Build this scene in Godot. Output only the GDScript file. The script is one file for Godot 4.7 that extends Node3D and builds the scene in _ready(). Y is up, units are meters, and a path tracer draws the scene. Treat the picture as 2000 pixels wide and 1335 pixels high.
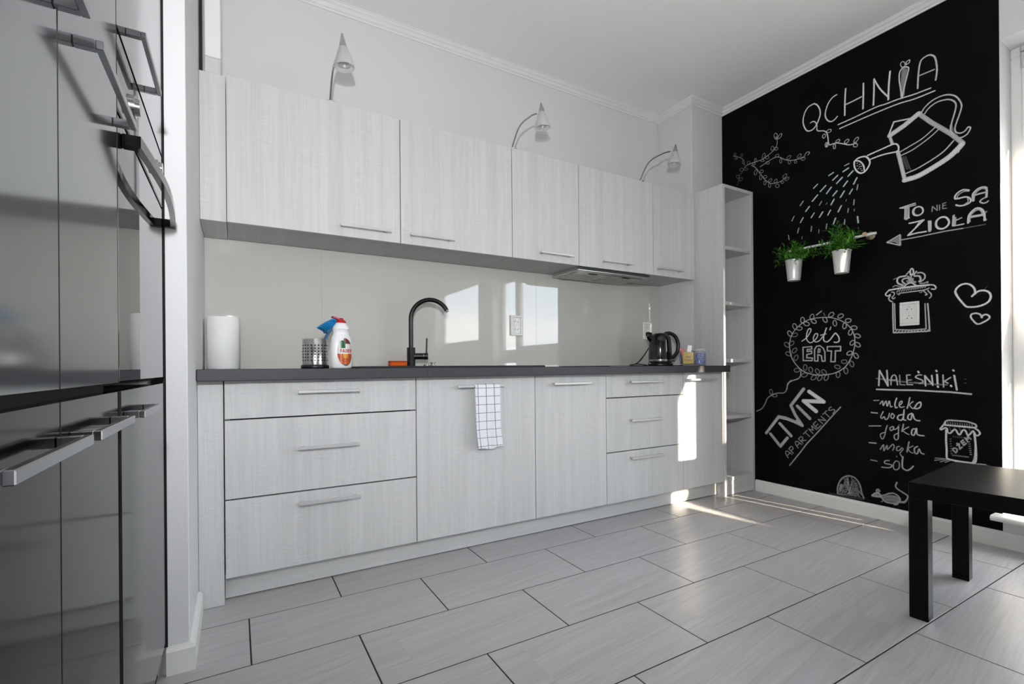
extends Node3D
# A kitchen: pale wood units along the back wall, a dark glossy run of tall units at the left, a chalkboard wall at the right.
# x runs right along the back wall, y up, z from the back wall towards the viewer; metres.

const FOCAL := 935.56
const FRAME_H := 1335.0
const CEIL := 2.660
const X_RIGHT := 3.145      # chalkboard wall
const X_TALL := -0.053      # fronts of the dark tall units
const X_TOWER := 2.826
const Z_DOOR := 0.531
const Z_UP := 0.3205
const Y_TOP := 0.840

var M := {}
var rng := RandomNumberGenerator.new()
var used := {}

func _ready():
	rng.seed = 11
	setup_view()
	make_materials()
	make_shell()
	make_windows()
	make_tall_units()
	make_base_units()
	make_wall_units()
	make_tower()
	make_worktop_things()
	make_lamps()
	make_chalk_wall_things()
	make_table()

# ---------------------------------------------------------------- view and light
func setup_view():
	var cam := Camera3D.new(); cam.name = "camera"
	cam.projection = Camera3D.PROJECTION_FRUSTUM
	cam.near = 0.05; cam.far = 200.0
	cam.size = cam.near * FRAME_H / FOCAL
	cam.frustum_offset = Vector2(0, cam.near * 49.74 / FOCAL)
	cam.position = Vector3(0.117, 0.838, 2.516)
	cam.basis = Basis(Vector3.UP, -0.5233) * Basis(Vector3(0, 0, 1), -0.0079)
	add_child(cam); cam.current = true

	var env := Environment.new()
	env.background_mode = Environment.BG_SKY
	var sky := Sky.new()
	var pano := PanoramaSkyMaterial.new()
	pano.panorama = sky_texture()
	pano.energy_multiplier = 12.5
	sky.sky_material = pano
	env.sky = sky
	env.tonemap_mode = Environment.TONE_MAPPER_LINEAR
	env.tonemap_exposure = 1.0
	env.sdfgi_enabled = true; env.ssao_enabled = true; env.ssil_enabled = true
	var we := WorldEnvironment.new(); we.name = "world"; we.environment = env
	add_child(we)

	var sun := DirectionalLight3D.new(); sun.name = "sun"
	sun.light_color = Color(1.0, 0.93, 0.82); sun.light_energy = 26.0
	sun.light_angular_distance = 0.6; sun.shadow_enabled = true
	sun.sky_mode = DirectionalLight3D.SKY_MODE_LIGHT_ONLY
	sun.look_at_from_position(Vector3.ZERO, Vector3(-0.187, -0.305, -1.0), Vector3.UP)
	add_child(sun)

	# the photographer's flash on its stand, just above and behind the lens
	var fl := SpotLight3D.new(); fl.name = "flash_light"
	fl.light_color = Color(0.985, 0.99, 1.0); fl.light_energy = 3.0
	fl.light_size = 0.03; fl.spot_range = 20.0; fl.spot_attenuation = 2.0; fl.shadow_enabled = true
	fl.spot_angle = 86.0; fl.spot_angle_attenuation = 1.0
	fl.look_at_from_position(FLASH, FLASH + Vector3(0.50, 0.50, -0.80), Vector3.UP)
	add_child(fl)

const FLASH := Vector3(0.075, 1.29, 2.62)

func sky_texture() -> ImageTexture:
	var w := 512; var h := 256
	var n := FastNoiseLite.new(); n.seed = 5; n.frequency = 0.9; n.fractal_octaves = 5
	var im := Image.create(w, h, false, Image.FORMAT_RGB8)
	for j in h:
		var el := PI * (0.5 - (j + 0.5) / h)
		for i in w:
			var az := TAU * (i + 0.5) / w
			var d := Vector3(cos(el) * cos(az), sin(el), cos(el) * sin(az))
			var c: Color
			if d.y > 0.0:
				var t := pow(1.0 - d.y, 3.0)
				c = Color(0.68, 0.77, 0.87).lerp(Color(0.88, 0.90, 0.91), t)
				var q := d / (d.y + 0.25)
				var k := clampf(n.get_noise_3d(q.x * 1.4, q.y * 1.4, q.z * 1.4) * 2.2 + 0.45, 0.0, 1.0)
				c = c.lerp(Color(0.97, 0.96, 0.94), k * 0.85)
			else:
				c = Color(0.55, 0.54, 0.52)
			im.set_pixel(i, j, c)
	return ImageTexture.create_from_image(im)

# ---------------------------------------------------------------- helpers
func numbered(called: String) -> String:
	if not used.has(called):
		used[called] = 0
		return called
	used[called] += 1
	return "%s_%03d" % [called, used[called]]

func tag(o, label: String, category: String, group := ""):
	o.set_meta("label", label); o.set_meta("category", category)
	if group: o.set_meta("group", group)
	return o

func thing(called: String, label: String, category: String, at := Vector3.ZERO, group := "") -> Node3D:
	var o := Node3D.new(); o.name = numbered(called); o.position = at
	add_child(o)
	return tag(o, label, category, group)

func S() -> SurfaceTool:
	var st := SurfaceTool.new(); st.begin(Mesh.PRIMITIVE_TRIANGLES); return st

func mk(called: String, st: SurfaceTool, mat: Material, parent: Node = null) -> MeshInstance3D:
	var o := MeshInstance3D.new()
	o.mesh = st.commit(); o.material_override = null
	o.mesh.surface_set_material(0, mat)
	if parent == null:
		o.name = numbered(called); add_child(o)
	else:
		o.name = called; parent.add_child(o, true)
	return o

func struct(called: String, st: SurfaceTool, mat: Material, label := "") -> MeshInstance3D:
	var o := mk(called, st, mat)
	o.set_meta("kind", "structure")
	if label: o.set_meta("label", label)
	return o

func tri(st: SurfaceTool, a: Vector3, b: Vector3, c: Vector3, n: Vector3, ua := Vector2.ZERO, ub := Vector2.ZERO, uc := Vector2.ZERO):
	var flip := (c - a).cross(b - a).dot(n) < 0.0
	st.set_normal(n); st.set_uv(ua); st.add_vertex(a)
	if flip:
		st.set_normal(n); st.set_uv(uc); st.add_vertex(c)
		st.set_normal(n); st.set_uv(ub); st.add_vertex(b)
	else:
		st.set_normal(n); st.set_uv(ub); st.add_vertex(b)
		st.set_normal(n); st.set_uv(uc); st.add_vertex(c)

func puv(p: Vector3, n: Vector3, o: Vector2, turn: bool) -> Vector2:
	var a := n.abs(); var q: Vector2
	if a.z >= a.x and a.z >= a.y: q = Vector2(p.x, -p.y)
	elif a.x >= a.y: q = Vector2(p.z, -p.y)
	else: q = Vector2(p.x, p.z)
	if turn: q = Vector2(q.y, q.x)
	return q + o

func face(st: SurfaceTool, pts: Array, n: Vector3, o := Vector2.ZERO, turn := false):
	for k in range(1, pts.size() - 1):
		tri(st, pts[0], pts[k], pts[k + 1], n, puv(pts[0], n, o, turn), puv(pts[k], n, o, turn), puv(pts[k + 1], n, o, turn))

# a box from lo to hi with chamfered edges; texture coordinates are metres
func box(st: SurfaceTool, lo: Vector3, hi: Vector3, c := 0.0012, o := Vector2.ZERO, turn := false):
	var m := (lo + hi) * 0.5; var h := (hi - lo) * 0.5
	c = minf(c, minf(h.x, minf(h.y, h.z)) * 0.6)
	for ax in 3:
		var b := (ax + 1) % 3; var d := (ax + 2) % 3
		for s in [-1.0, 1.0]:
			var n := Vector3.ZERO; n[ax] = s
			var pts := []
			for q in [[-1, -1], [1, -1], [1, 1], [-1, 1]]:
				var p := m; p[ax] += s * h[ax]; p[b] += q[0] * (h[b] - c); p[d] += q[1] * (h[d] - c); pts.append(p)
			face(st, pts, n, o, turn)
			if c > 0.0:
				for s2 in [-1.0, 1.0]:
					var n2 := Vector3.ZERO; n2[ax] = s; n2[b] = s2
					var e := []
					for q in [[0, -1], [0, 1], [1, 1], [1, -1]]:
						var p := m
						p[ax] += s * (h[ax] - (c if q[0] == 1 else 0.0)); p[b] += s2 * (h[b] - (0.0 if q[0] == 1 else c)); p[d] += q[1] * (h[d] - c)
						e.append(p)
					face(st, e, n2.normalized(), o, turn)
	if c > 0.0:
		for sx in [-1.0, 1.0]:
			for sy in [-1.0, 1.0]:
				for sz in [-1.0, 1.0]:
					var s := Vector3(sx, sy, sz)
					face(st, [m + s * (h - Vector3(0, c, c)), m + s * (h - Vector3(c, 0, c)), m + s * (h - Vector3(c, c, 0))], s.normalized(), o, turn)

func B(lo: Vector3, hi: Vector3, c := 0.0012, turn := false) -> SurfaceTool:
	var st := S()
	box(st, lo, hi, c, Vector2(rng.randf() * 3.0, rng.randf() * 3.0), turn)
	return st

func V(x: float, y: float, z: float) -> Vector3:
	return Vector3(x, y, z)

func quad_s(st: SurfaceTool, p: Array, n: Array, u: Array):
	var out: Vector3 = n[0] + n[1] + n[2] + n[3]
	for t in [[0, 1, 2], [0, 2, 3]]:
		var a: Vector3 = p[t[0]]; var b: Vector3 = p[t[1]]; var c: Vector3 = p[t[2]]
		var idx: Array = [t[0], t[1], t[2]] if (c - a).cross(b - a).dot(out) >= 0.0 else [t[0], t[2], t[1]]
		for k in idx:
			st.set_normal(n[k]); st.set_uv(u[k]); st.add_vertex(p[k])

# surface of revolution round y through c; prof = [radius, height] pairs; sx, sz squash the section; hard corners where a profile point repeats
func lathe(st: SurfaceTool, c: Vector3, prof: Array, seg := 32, sx := 1.0, sz := 1.0):
	var n := prof.size()
	for i in n - 1:
		var a: Array = prof[i]; var b: Array = prof[i + 1]
		var d := Vector2(b[0] - a[0], b[1] - a[1])
		if d.length() < 1e-7: continue
		var na := Vector2(d.y, -d.x).normalized(); var nb := na
		if i > 0:
			var e := Vector2(a[0] - prof[i - 1][0], a[1] - prof[i - 1][1])
			if e.length() > 1e-7 and e.normalized().dot(d.normalized()) > 0.6:
				na = (na + Vector2(e.y, -e.x).normalized()).normalized()
		if i < n - 2:
			var e := Vector2(prof[i + 2][0] - b[0], prof[i + 2][1] - b[1])
			if e.length() > 1e-7 and e.normalized().dot(d.normalized()) > 0.6:
				nb = (nb + Vector2(e.y, -e.x).normalized()).normalized()
		for k in seg:
			var t0 := TAU * k / seg; var t1 := TAU * (k + 1) / seg
			var p := []; var nn := []; var uu := []
			for q in [[a, na, t0], [b, nb, t0], [b, nb, t1], [a, na, t1]]:
				var r: float = q[0][0]; var y: float = q[0][1]; var t: float = q[2]
				p.append(c + V(r * cos(t) * sx, y, r * sin(t) * sz))
				nn.append(V(q[1].x * cos(t) / sx, q[1].y, q[1].x * sin(t) / sz).normalized())
				uu.append(Vector2(t / TAU, -y))
			quad_s(st, p, nn, uu)

func smooth_path(pts: Array, sub := 6) -> Array:
	var out := []
	for i in pts.size() - 1:
		var p0 = pts[maxi(i - 1, 0)]; var p1 = pts[i]; var p2 = pts[i + 1]; var p3 = pts[mini(i + 2, pts.size() - 1)]
		for k in sub:
			var t := float(k) / sub
			out.append(0.5 * ((2.0 * p1) + (p2 - p0) * t + (2.0 * p0 - 5.0 * p1 + 4.0 * p2 - p3) * t * t + (3.0 * p1 - p0 - 3.0 * p2 + p3) * t * t * t))
	out.append(pts[-1])
	return out

# a round bar through points; r may be one radius or one for each point
func tube(st: SurfaceTool, pts: Array, r, sides := 12, caps := true):
	var n := pts.size()
	var rings := []; var nrm := []
	var up := Vector3.UP
	var t_prev := Vector3.ZERO
	var side := Vector3.ZERO
	for i in n:
		var t: Vector3 = (pts[mini(i + 1, n - 1)] - pts[maxi(i - 1, 0)]).normalized()
		if i == 0:
			up = Vector3.UP if absf(t.y) < 0.9 else Vector3.RIGHT
			side = t.cross(up).normalized()
		else:
			side = (side - t * side.dot(t)).normalized()
		var w := t.cross(side)
		var ring := []; var rn := []
		var rad: float = r[i] if r is Array else r
		for k in sides:
			var a := TAU * k / sides
			var d := side * cos(a) + w * sin(a)
			ring.append(pts[i] + d * rad); rn.append(d)
		rings.append(ring); nrm.append(rn)
		t_prev = t
	for i in n - 1:
		for k in sides:
			var k2 := (k + 1) % sides
			quad_s(st, [rings[i][k], rings[i + 1][k], rings[i + 1][k2], rings[i][k2]], [nrm[i][k], nrm[i + 1][k], nrm[i + 1][k2], nrm[i][k2]], [Vector2(k, i), Vector2(k, i + 1), Vector2(k + 1, i + 1), Vector2(k + 1, i)])
	if caps:
		face(st, rings[0], (pts[0] - pts[1]).normalized())
		face(st, rings[n - 1], (pts[n - 1] - pts[n - 2]).normalized())

# a bar of rectangular section through points, w across (along side), h along up
func strap(st: SurfaceTool, pts: Array, side: Vector3, w: float, h: float):
	var n := pts.size(); var rings := []
	for i in n:
		var t: Vector3 = (pts[mini(i + 1, n - 1)] - pts[maxi(i - 1, 0)]).normalized()
		var u := t.cross(side).normalized()
		rings.append([pts[i] + side * w + u * h, pts[i] - side * w + u * h, pts[i] - side * w - u * h, pts[i] + side * w - u * h])
	for i in n - 1:
		for k in 4:
			var k2 := (k + 1) % 4
			var p := [rings[i][k], rings[i + 1][k], rings[i + 1][k2], rings[i][k2]]
			var mid: Vector3 = (p[0] + p[1] + p[2] + p[3]) * 0.25 - (pts[i] + pts[i + 1]) * 0.5
			var nn: Vector3 = (p[1] - p[0]).cross(p[3] - p[0]).normalized()
			if nn.dot(mid) < 0: nn = -nn
			face(st, p, nn)
	face(st, rings[0], (pts[0] - pts[1]).normalized()); face(st, rings[n - 1], (pts[n - 1] - pts[n - 2]).normalized())

# a moulding: profile [out from the wall, height] swept from p to q; n points into the room; e0, e1 = +1 outer, -1 inner mitre, 0 square
func moulding(st: SurfaceTool, p: Vector3, q: Vector3, n: Vector3, prof: Array, e0 := 0.0, e1 := 0.0):
	var t := (q - p).normalized()
	for i in prof.size() - 1:
		var a: Array = prof[i]; var b: Array = prof[i + 1]
		var pts := [p + n * a[0] + V(0, a[1], 0) - t * e0 * a[0], p + n * b[0] + V(0, b[1], 0) - t * e0 * b[0], q + n * b[0] + V(0, b[1], 0) + t * e1 * b[0], q + n * a[0] + V(0, a[1], 0) + t * e1 * a[0]]
		var nn: Vector3 = (Vector3(0, b[1] - a[1], 0) + n * (b[0] - a[0])).cross(t).normalized()
		if nn.dot(n - Vector3.UP * 0.3) < 0: nn = -nn
		face(st, pts, nn)
	for s in [0, 1]:
		var cap := []
		for a in prof:
			cap.append((p - t * e0 * a[0] if s == 0 else q + t * e1 * a[0]) + n * a[0] + V(0, a[1], 0))
		face(st, cap, -t if s == 0 else t)

# ---------------------------------------------------------------- materials
func mat(col: Color, rough := 0.5, metal := 0.0, spec := 0.5) -> StandardMaterial3D:
	var m := StandardMaterial3D.new()
	m.albedo_color = col; m.roughness = rough; m.metallic = metal; m.metallic_specular = spec
	return m

func rgb(r: int, g: int, b: int) -> Color:
	return Color(r / 255.0, g / 255.0, b / 255.0)

func noise_bytes(w: int, h: int, sw: int, sh: int, freq: float, seed_: int, oct := 3) -> PackedByteArray:
	var n := FastNoiseLite.new(); n.seed = seed_; n.frequency = freq; n.fractal_octaves = oct
	n.noise_type = FastNoiseLite.TYPE_SIMPLEX_SMOOTH
	var im := n.get_seamless_image(sw, sh)
	im.convert(Image.FORMAT_L8)
	if sw != w or sh != h: im.resize(w, h, Image.INTERPOLATE_CUBIC)
	return im.get_data()

# pale limed wood: fine upright grain, soft bands, patches of cross-cut saw marks; one metre square
func wood_texture() -> ImageTexture:
	var w := 1024
	var fine := noise_bytes(w, w, w, 20, 0.16, 3, 3)
	var mid := noise_bytes(w, w, w, 12, 0.04, 9, 2)
	var band := noise_bytes(w, w, w, 5, 0.010, 21, 2)
	var saw := noise_bytes(w, w, 90, w, 0.17, 31, 2)
	var patch := noise_bytes(w, w, 256, 256, 0.022, 41, 2)
	var out := PackedByteArray(); out.resize(w * w * 3)
	for i in w * w:
		var v := 219.0 + (fine[i] - 128) * 0.055 + (mid[i] - 128) * 0.028 + (band[i] - 128) * 0.035
		var k := clampf((patch[i] - 138) / 60.0, 0.0, 1.0)
		v += (saw[i] - 128) * 0.075 * k
		var g := clampf((fine[i] - 176) / 60.0, 0.0, 1.0) * 6.0
		v -= g
		out[i * 3] = clampi(int(v), 0, 255); out[i * 3 + 1] = clampi(int(v), 0, 255); out[i * 3 + 2] = clampi(int(v - 1.0), 0, 255)
	var im := Image.create_from_data(w, w, false, Image.FORMAT_RGB8, out)
	im.generate_mipmaps()
	return ImageTexture.create_from_image(im)

# grey stone-look tile: fine slanting streaks along the length; 1.2 m square
func tile_texture() -> ImageTexture:
	var w := 1024
	var a := noise_bytes(w, w, 40, w, 0.12, 51, 3)
	var b := noise_bytes(w, w, 24, w, 0.035, 61, 2)
	var warp := noise_bytes(w, w, 128, 128, 0.018, 71, 2)
	var out := PackedByteArray(); out.resize(w * w * 3)
	for j in w:
		for i in w:
			var jj := (j + i / 8 + (warp[j * w + i] - 128) / 22 + 4 * w) % w
			var q := jj * w + i
			var v := 181.0 + (a[q] - 128) * 0.07 + (b[q] - 128) * 0.05
			var p := (j * w + i) * 3
			out[p] = clampi(int(v), 0, 255); out[p + 1] = clampi(int(v - 1.5), 0, 255); out[p + 2] = clampi(int(v - 0.5), 0, 255)
	var im := Image.create_from_data(w, w, false, Image.FORMAT_RGB8, out)
	im.generate_mipmaps()
	return ImageTexture.create_from_image(im)

func make_materials():
	var wt := wood_texture()
	M.wood = mat(Color(0.94, 0.943, 0.944), 0.46, 0.0, 0.45); M.wood.albedo_texture = wt
	var wood2 := mat(Color(0.86, 0.86, 0.86), 0.5); wood2.albedo_texture = wt; M.carcass = wood2
	M.tile = mat(Color.WHITE, 0.33, 0.0, 0.5); M.tile.albedo_texture = tile_texture(); M.tile.uv1_scale = Vector3(1 / 1.2, 1 / 1.2, 1)
	M.grout = mat(rgb(40, 39, 38), 0.9)
	M.paint = mat(rgb(222, 222, 223), 0.75, 0.0, 0.35)
	var nt := NoiseTexture2D.new(); nt.width = 512; nt.height = 512; nt.seamless = true
	var pn := FastNoiseLite.new(); pn.seed = 8; pn.frequency = 0.06; pn.fractal_octaves = 4; nt.noise = pn
	M.paint.heightmap_enabled = true; M.paint.heightmap_texture = nt; M.paint.heightmap_scale = 0.03; M.paint.uv1_scale = Vector3(2, 2, 2)
	M.ceiling = mat(rgb(244, 244, 244), 0.8, 0.0, 0.3)
	M.trim = mat(rgb(232, 232, 230), 0.45)
	M.plastic = mat(rgb(236, 236, 232), 0.3)
	M.frame = mat(rgb(238, 238, 236), 0.28)
	M.splash = mat(rgb(203, 202, 195), 0.02, 0.0, 0.62)
	M.stone = mat(rgb(62, 64, 69), 0.5)
	var stn := noise_bytes(256, 256, 256, 256, 0.11, 77, 3)
	var so := PackedByteArray(); so.resize(256 * 256 * 3)
	for i in 256 * 256:
		var v := 56 + int((stn[i] - 128) * 0.06)
		so[i * 3] = v; so[i * 3 + 1] = v + 1; so[i * 3 + 2] = v + 5
	M.stone.albedo_color = Color.WHITE
	M.stone.albedo_texture = ImageTexture.create_from_image(Image.create_from_data(256, 256, false, Image.FORMAT_RGB8, so)); M.stone.uv1_scale = Vector3(3, 3, 1)
	M.alu = mat(rgb(205, 205, 205), 0.42, 0.5)
	M.arm = mat(rgb(150, 150, 150), 0.25, 1.0)
	M.bow = mat(rgb(150, 151, 154), 0.22, 1.0)
	M.chrome = mat(rgb(222, 222, 222), 0.08, 1.0)
	M.steel = mat(rgb(190, 189, 186), 0.2, 1.0)
	M.lacquer = mat(rgb(146, 148, 150), 0.12, 0.95, 0.5)
	M.lacquer_low = mat(rgb(9, 10, 11), 0.1, 0.0, 0.3)
	M.ovenglass = mat(rgb(12, 12, 13), 0.02, 0.0, 0.7)
	M.black = mat(rgb(16, 16, 17), 0.35)
	M.blackgloss = mat(rgb(9, 9, 10), 0.08, 0.0, 0.6)
	M.darkgap = mat(rgb(14, 14, 15), 0.8)
	M.granite = mat(rgb(30, 31, 33), 0.45)
	M.blackwood = mat(rgb(5, 5, 5), 0.33, 0.0, 0.3)
	M.glass = mat(Color(1, 1, 1, 0.06), 0.02); M.glass.transparency = BaseMaterial3D.TRANSPARENCY_ALPHA
	M.shade = mat(Color(0.90, 0.90, 0.89, 0.48), 0.3); M.shade.transparency = BaseMaterial3D.TRANSPARENCY_ALPHA
	M.paper = mat(rgb(240, 240, 238), 0.9)
	M.white = mat(rgb(240, 240, 240), 0.35)
	M.blue = mat(rgb(30, 150, 214), 0.4)
	M.bluedark = mat(rgb(60, 112, 150), 0.45)
	M.red = mat(rgb(190, 28, 24), 0.35)
	M.orange = mat(rgb(214, 92, 10), 0.9)
	M.yellow = mat(rgb(205, 176, 40), 0.5)
	M.navy = mat(rgb(52, 60, 130), 0.5)
	M.green = mat(rgb(44, 104, 24), 0.5); M.green.backlight_enabled = true; M.green.backlight = Color(0.1, 0.25, 0.04)
	M.green2 = mat(rgb(86, 150, 34), 0.45); M.green2.backlight_enabled = true; M.green2.backlight = Color(0.12, 0.3, 0.04)
	M.zinc = mat(rgb(206, 206, 202), 0.3, 0.85)
	M.pot = mat(rgb(232, 232, 228), 0.38, 0.45)
	M.palewood = mat(rgb(205, 186, 150), 0.5)
	M.shelfwood = M.wood

# ---------------------------------------------------------------- the room
const CORNICE := [[0.0, -0.042], [0.007, -0.042], [0.009, -0.033], [0.017, -0.030], [0.025, -0.018], [0.034, -0.013], [0.037, -0.006], [0.041, -0.004], [0.041, 0.0]]

func make_shell():
	# floor: grout bed with a running bond of 60 x 29 cm tiles
	var fl := struct("floor", B(V(-0.8, -0.08, -0.1), V(3.33, -0.0010, 6.4), 0.0), M.grout)
	var variants := []
	for k in 12:
		var st := S()
		box(st, V(0, -0.009, 0), V(0.5955, 0.0, 0.2885), 0.0005, Vector2(rng.randf() * 1.2, rng.randf() * 1.2), false)
		var me := st.commit(); me.surface_set_material(0, M.tile); variants.append(me)
	var rows := 20
	for r in range(-2, rows):
		var z0 := 0.675 + (r - 1) * 0.293
		if z0 > 6.3: break
		var x0 := 0.7526 if posmod(r, 2) == 1 else 1.0509
		for k in range(-3, 6):
			var x := x0 + k * 0.6
			if x > 3.14 or x < -1.3: continue
			var lo := maxf(x, -0.8); var hi := minf(x + 0.5955, 3.135)
			if hi - lo < 0.02: continue
			var t := MeshInstance3D.new(); t.name = "tile"
			if hi - lo > 0.59:
				t.mesh = variants[rng.randi() % 12]
				t.position = V(x, 0, z0)
			else:
				var st := S(); box(st, V(lo, -0.009, z0), V(hi, 0.0, z0 + 0.2885), 0.0005, Vector2(rng.randf(), rng.randf()))
				t.mesh = st.commit(); t.mesh.surface_set_material(0, M.tile)
			fl.add_child(t, true)
	struct("ceiling", B(V(-0.8, CEIL, -0.1), V(3.33, CEIL + 0.2, 6.4), 0.0), M.ceiling)
	struct("wall_back", B(V(-0.8, -0.08, -0.2), V(3.33, CEIL + 0.1, 0.0), 0.0), M.paint)
	struct("wall_column", B(V(X_TOWER, -0.0016, 0.0), V(X_RIGHT, CEIL, 0.303), 0.002), M.paint, "boxed-out part of the pale wall in the corner above the open shelves")
	# left: a pier beside the units, the wall behind the tall units and the rest of the room
	struct("wall_left", B(V(-0.8, -0.0016, 0.0), V(0.0, CEIL, 0.893), 0.002), M.paint)
	struct("wall_side", B(V(-0.9, -0.08, 0.893), V(-0.66, CEIL + 0.1, 6.4), 0.0), M.paint)
	struct("wall_front", B(V(-0.8, -0.08, 6.2), V(3.33, CEIL + 0.1, 6.4), 0.0), M.paint)
	# right wall, with openings for two windows; the far stretch carries black chalkboard paint
	var st := S()
	box(st, V(X_RIGHT, -0.08, 0.0), V(3.33, CEIL + 0.1, 1.74), 0.0)
	box(st, V(X_RIGHT, -0.08, 1.74), V(3.33, 0.13, 3.265), 0.0)
	box(st, V(X_RIGHT, 2.312, 1.74), V(3.33, CEIL + 0.1, 3.265), 0.0)
	box(st, V(X_RIGHT, -0.08, 3.265), V(3.33, CEIL + 0.1, 3.70), 0.0)
	box(st, V(X_RIGHT, -0.08, 3.70), V(3.33, 0.99, 5.42), 0.0)
	box(st, V(X_RIGHT, 2.145, 3.70), V(3.33, CEIL + 0.1, 5.42), 0.0)
	box(st, V(X_RIGHT, -0.08, 5.42), V(3.33, CEIL + 0.1, 6.4), 0.0)
	var wr := struct("wall_right", st, M.paint)
	var ct := S()
	var x := X_RIGHT - 0.0015
	var pts := [V(x, 0.0, 0.3035), V(x, CEIL - 0.001, 0.3035), V(x, CEIL - 0.001, 1.7395), V(x, 0.0, 1.7395)]
	var uv := []
	for p in pts: uv.append(Vector2((p.z - 0.30) / 1.44, (2.62 - p.y) / 2.56))
	tri(ct, pts[0], pts[1], pts[2], V(-1, 0, 0), uv[0], uv[1], uv[2]); tri(ct, pts[0], pts[2], pts[3], V(-1, 0, 0), uv[0], uv[2], uv[3])
	var ep := [V(x, 0.0, 1.7395), V(x, CEIL - 0.001, 1.7395), V(X_RIGHT, CEIL - 0.001, 1.7395), V(X_RIGHT, 0.0, 1.7395)]
	tri(ct, ep[0], ep[1], ep[2], V(0, 0, 1), uv[3], uv[3], uv[3]); tri(ct, ep[0], ep[2], ep[3], V(0, 0, 1), uv[3], uv[3], uv[3])
	var cm := mat(Color.WHITE, 0.6, 0.0, 0.22)
	cm.albedo_texture = chalk_texture(); cm.texture_repeat = false
	var cp := mk("chalkboard_paint", ct, cm, wr)
	cp.set_meta("label", "black chalkboard paint covered with white chalk drawings and writing")
	# cornices and baseboards
	var c := S(); moulding(c, V(0, CEIL, 0), V(X_TOWER, CEIL, 0), V(0, 0, 1), CORNICE, -1, -1); struct("trim_1", c, M.trim)
	c = S(); moulding(c, V(X_TOWER, CEIL, 0), V(X_TOWER, CEIL, 0.303), V(-1, 0, 0), CORNICE, -1, 1); struct("trim_2", c, M.trim)
	c = S(); moulding(c, V(X_TOWER, CEIL, 0.303), V(X_RIGHT, CEIL, 0.303), V(0, 0, 1), CORNICE, 1, -1); struct("trim_3", c, M.trim)
	c = S(); moulding(c, V(X_RIGHT, CEIL, 0.303), V(X_RIGHT, CEIL, 6.2), V(-1, 0, 0), CORNICE, -1, -1); struct("trim_4", c, M.trim)
	c = S(); moulding(c, V(0, CEIL, 0), V(0, CEIL, 0.893), V(1, 0, 0), CORNICE, -1, 0); struct("trim_5", c, M.trim)
	var BB := [[0.0, 0.0], [0.014, 0.0], [0.014, 0.064], [0.009, 0.072], [0.0, 0.075]]
	c = S(); moulding(c, V(X_RIGHT, 0, 0.545), V(X_RIGHT, 0, 6.2), V(-1, 0, 0), BB, 0, -1); struct("baseboard_right", c, M.trim)
	c = S(); moulding(c, V(0, 0, 0.545), V(0, 0, 0.893), V(1, 0, 0), BB, 0, 1); moulding(c, V(0, 0, 0.893), V(X_TALL, 0, 0.893), V(0, 0, 1), BB, 1, 0); struct("baseboard_left", c, M.trim)
	c = S(); moulding(c, V(-0.66, 0, 6.2), V(X_RIGHT, 0, 6.2), V(0, 0, -1), BB, -1, -1); struct("baseboard_front", c, M.trim)
	# white boxed-in duct standing on the cabinets in the left corner
	var d := thing("duct_casing", "narrow white boxed-in duct in the left corner above the wall cabinets", "casing")
	mk("casing", B(V(0.020, 2.068, 0.004), V(0.074, CEIL - 0.062, 0.30), 0.003), M.white, d)
	mk("spacer", B(V(0.020, 2.004, 0.004), V(0.074, 2.067, 0.298), 0.002), M.wood, d)

func window_part(parent, called: String, x0: float, x1: float, y0: float, y1: float, z0: float, z1: float, wd: float, m: Material):
	# a rectangular frame of bars wd wide
	var st := S()
	box(st, V(x0, y0, z0), V(x1, y0 + wd, z1), 0.004); box(st, V(x0, y1 - wd, z0), V(x1, y1, z1), 0.004)
	box(st, V(x0, y0 + wd, z0), V(x1, y1 - wd, z0 + wd), 0.004); box(st, V(x0, y0 + wd, z1 - wd), V(x1, y1 - wd, z1), 0.004)
	return mk(called, st, m, parent)

func pane(parent, x: float, y0: float, y1: float, z0: float, z1: float):
	mk("pane", B(V(x - 0.002, y0, z0), V(x + 0.002, y1, z1), 0.0), M.glass, parent)

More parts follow.
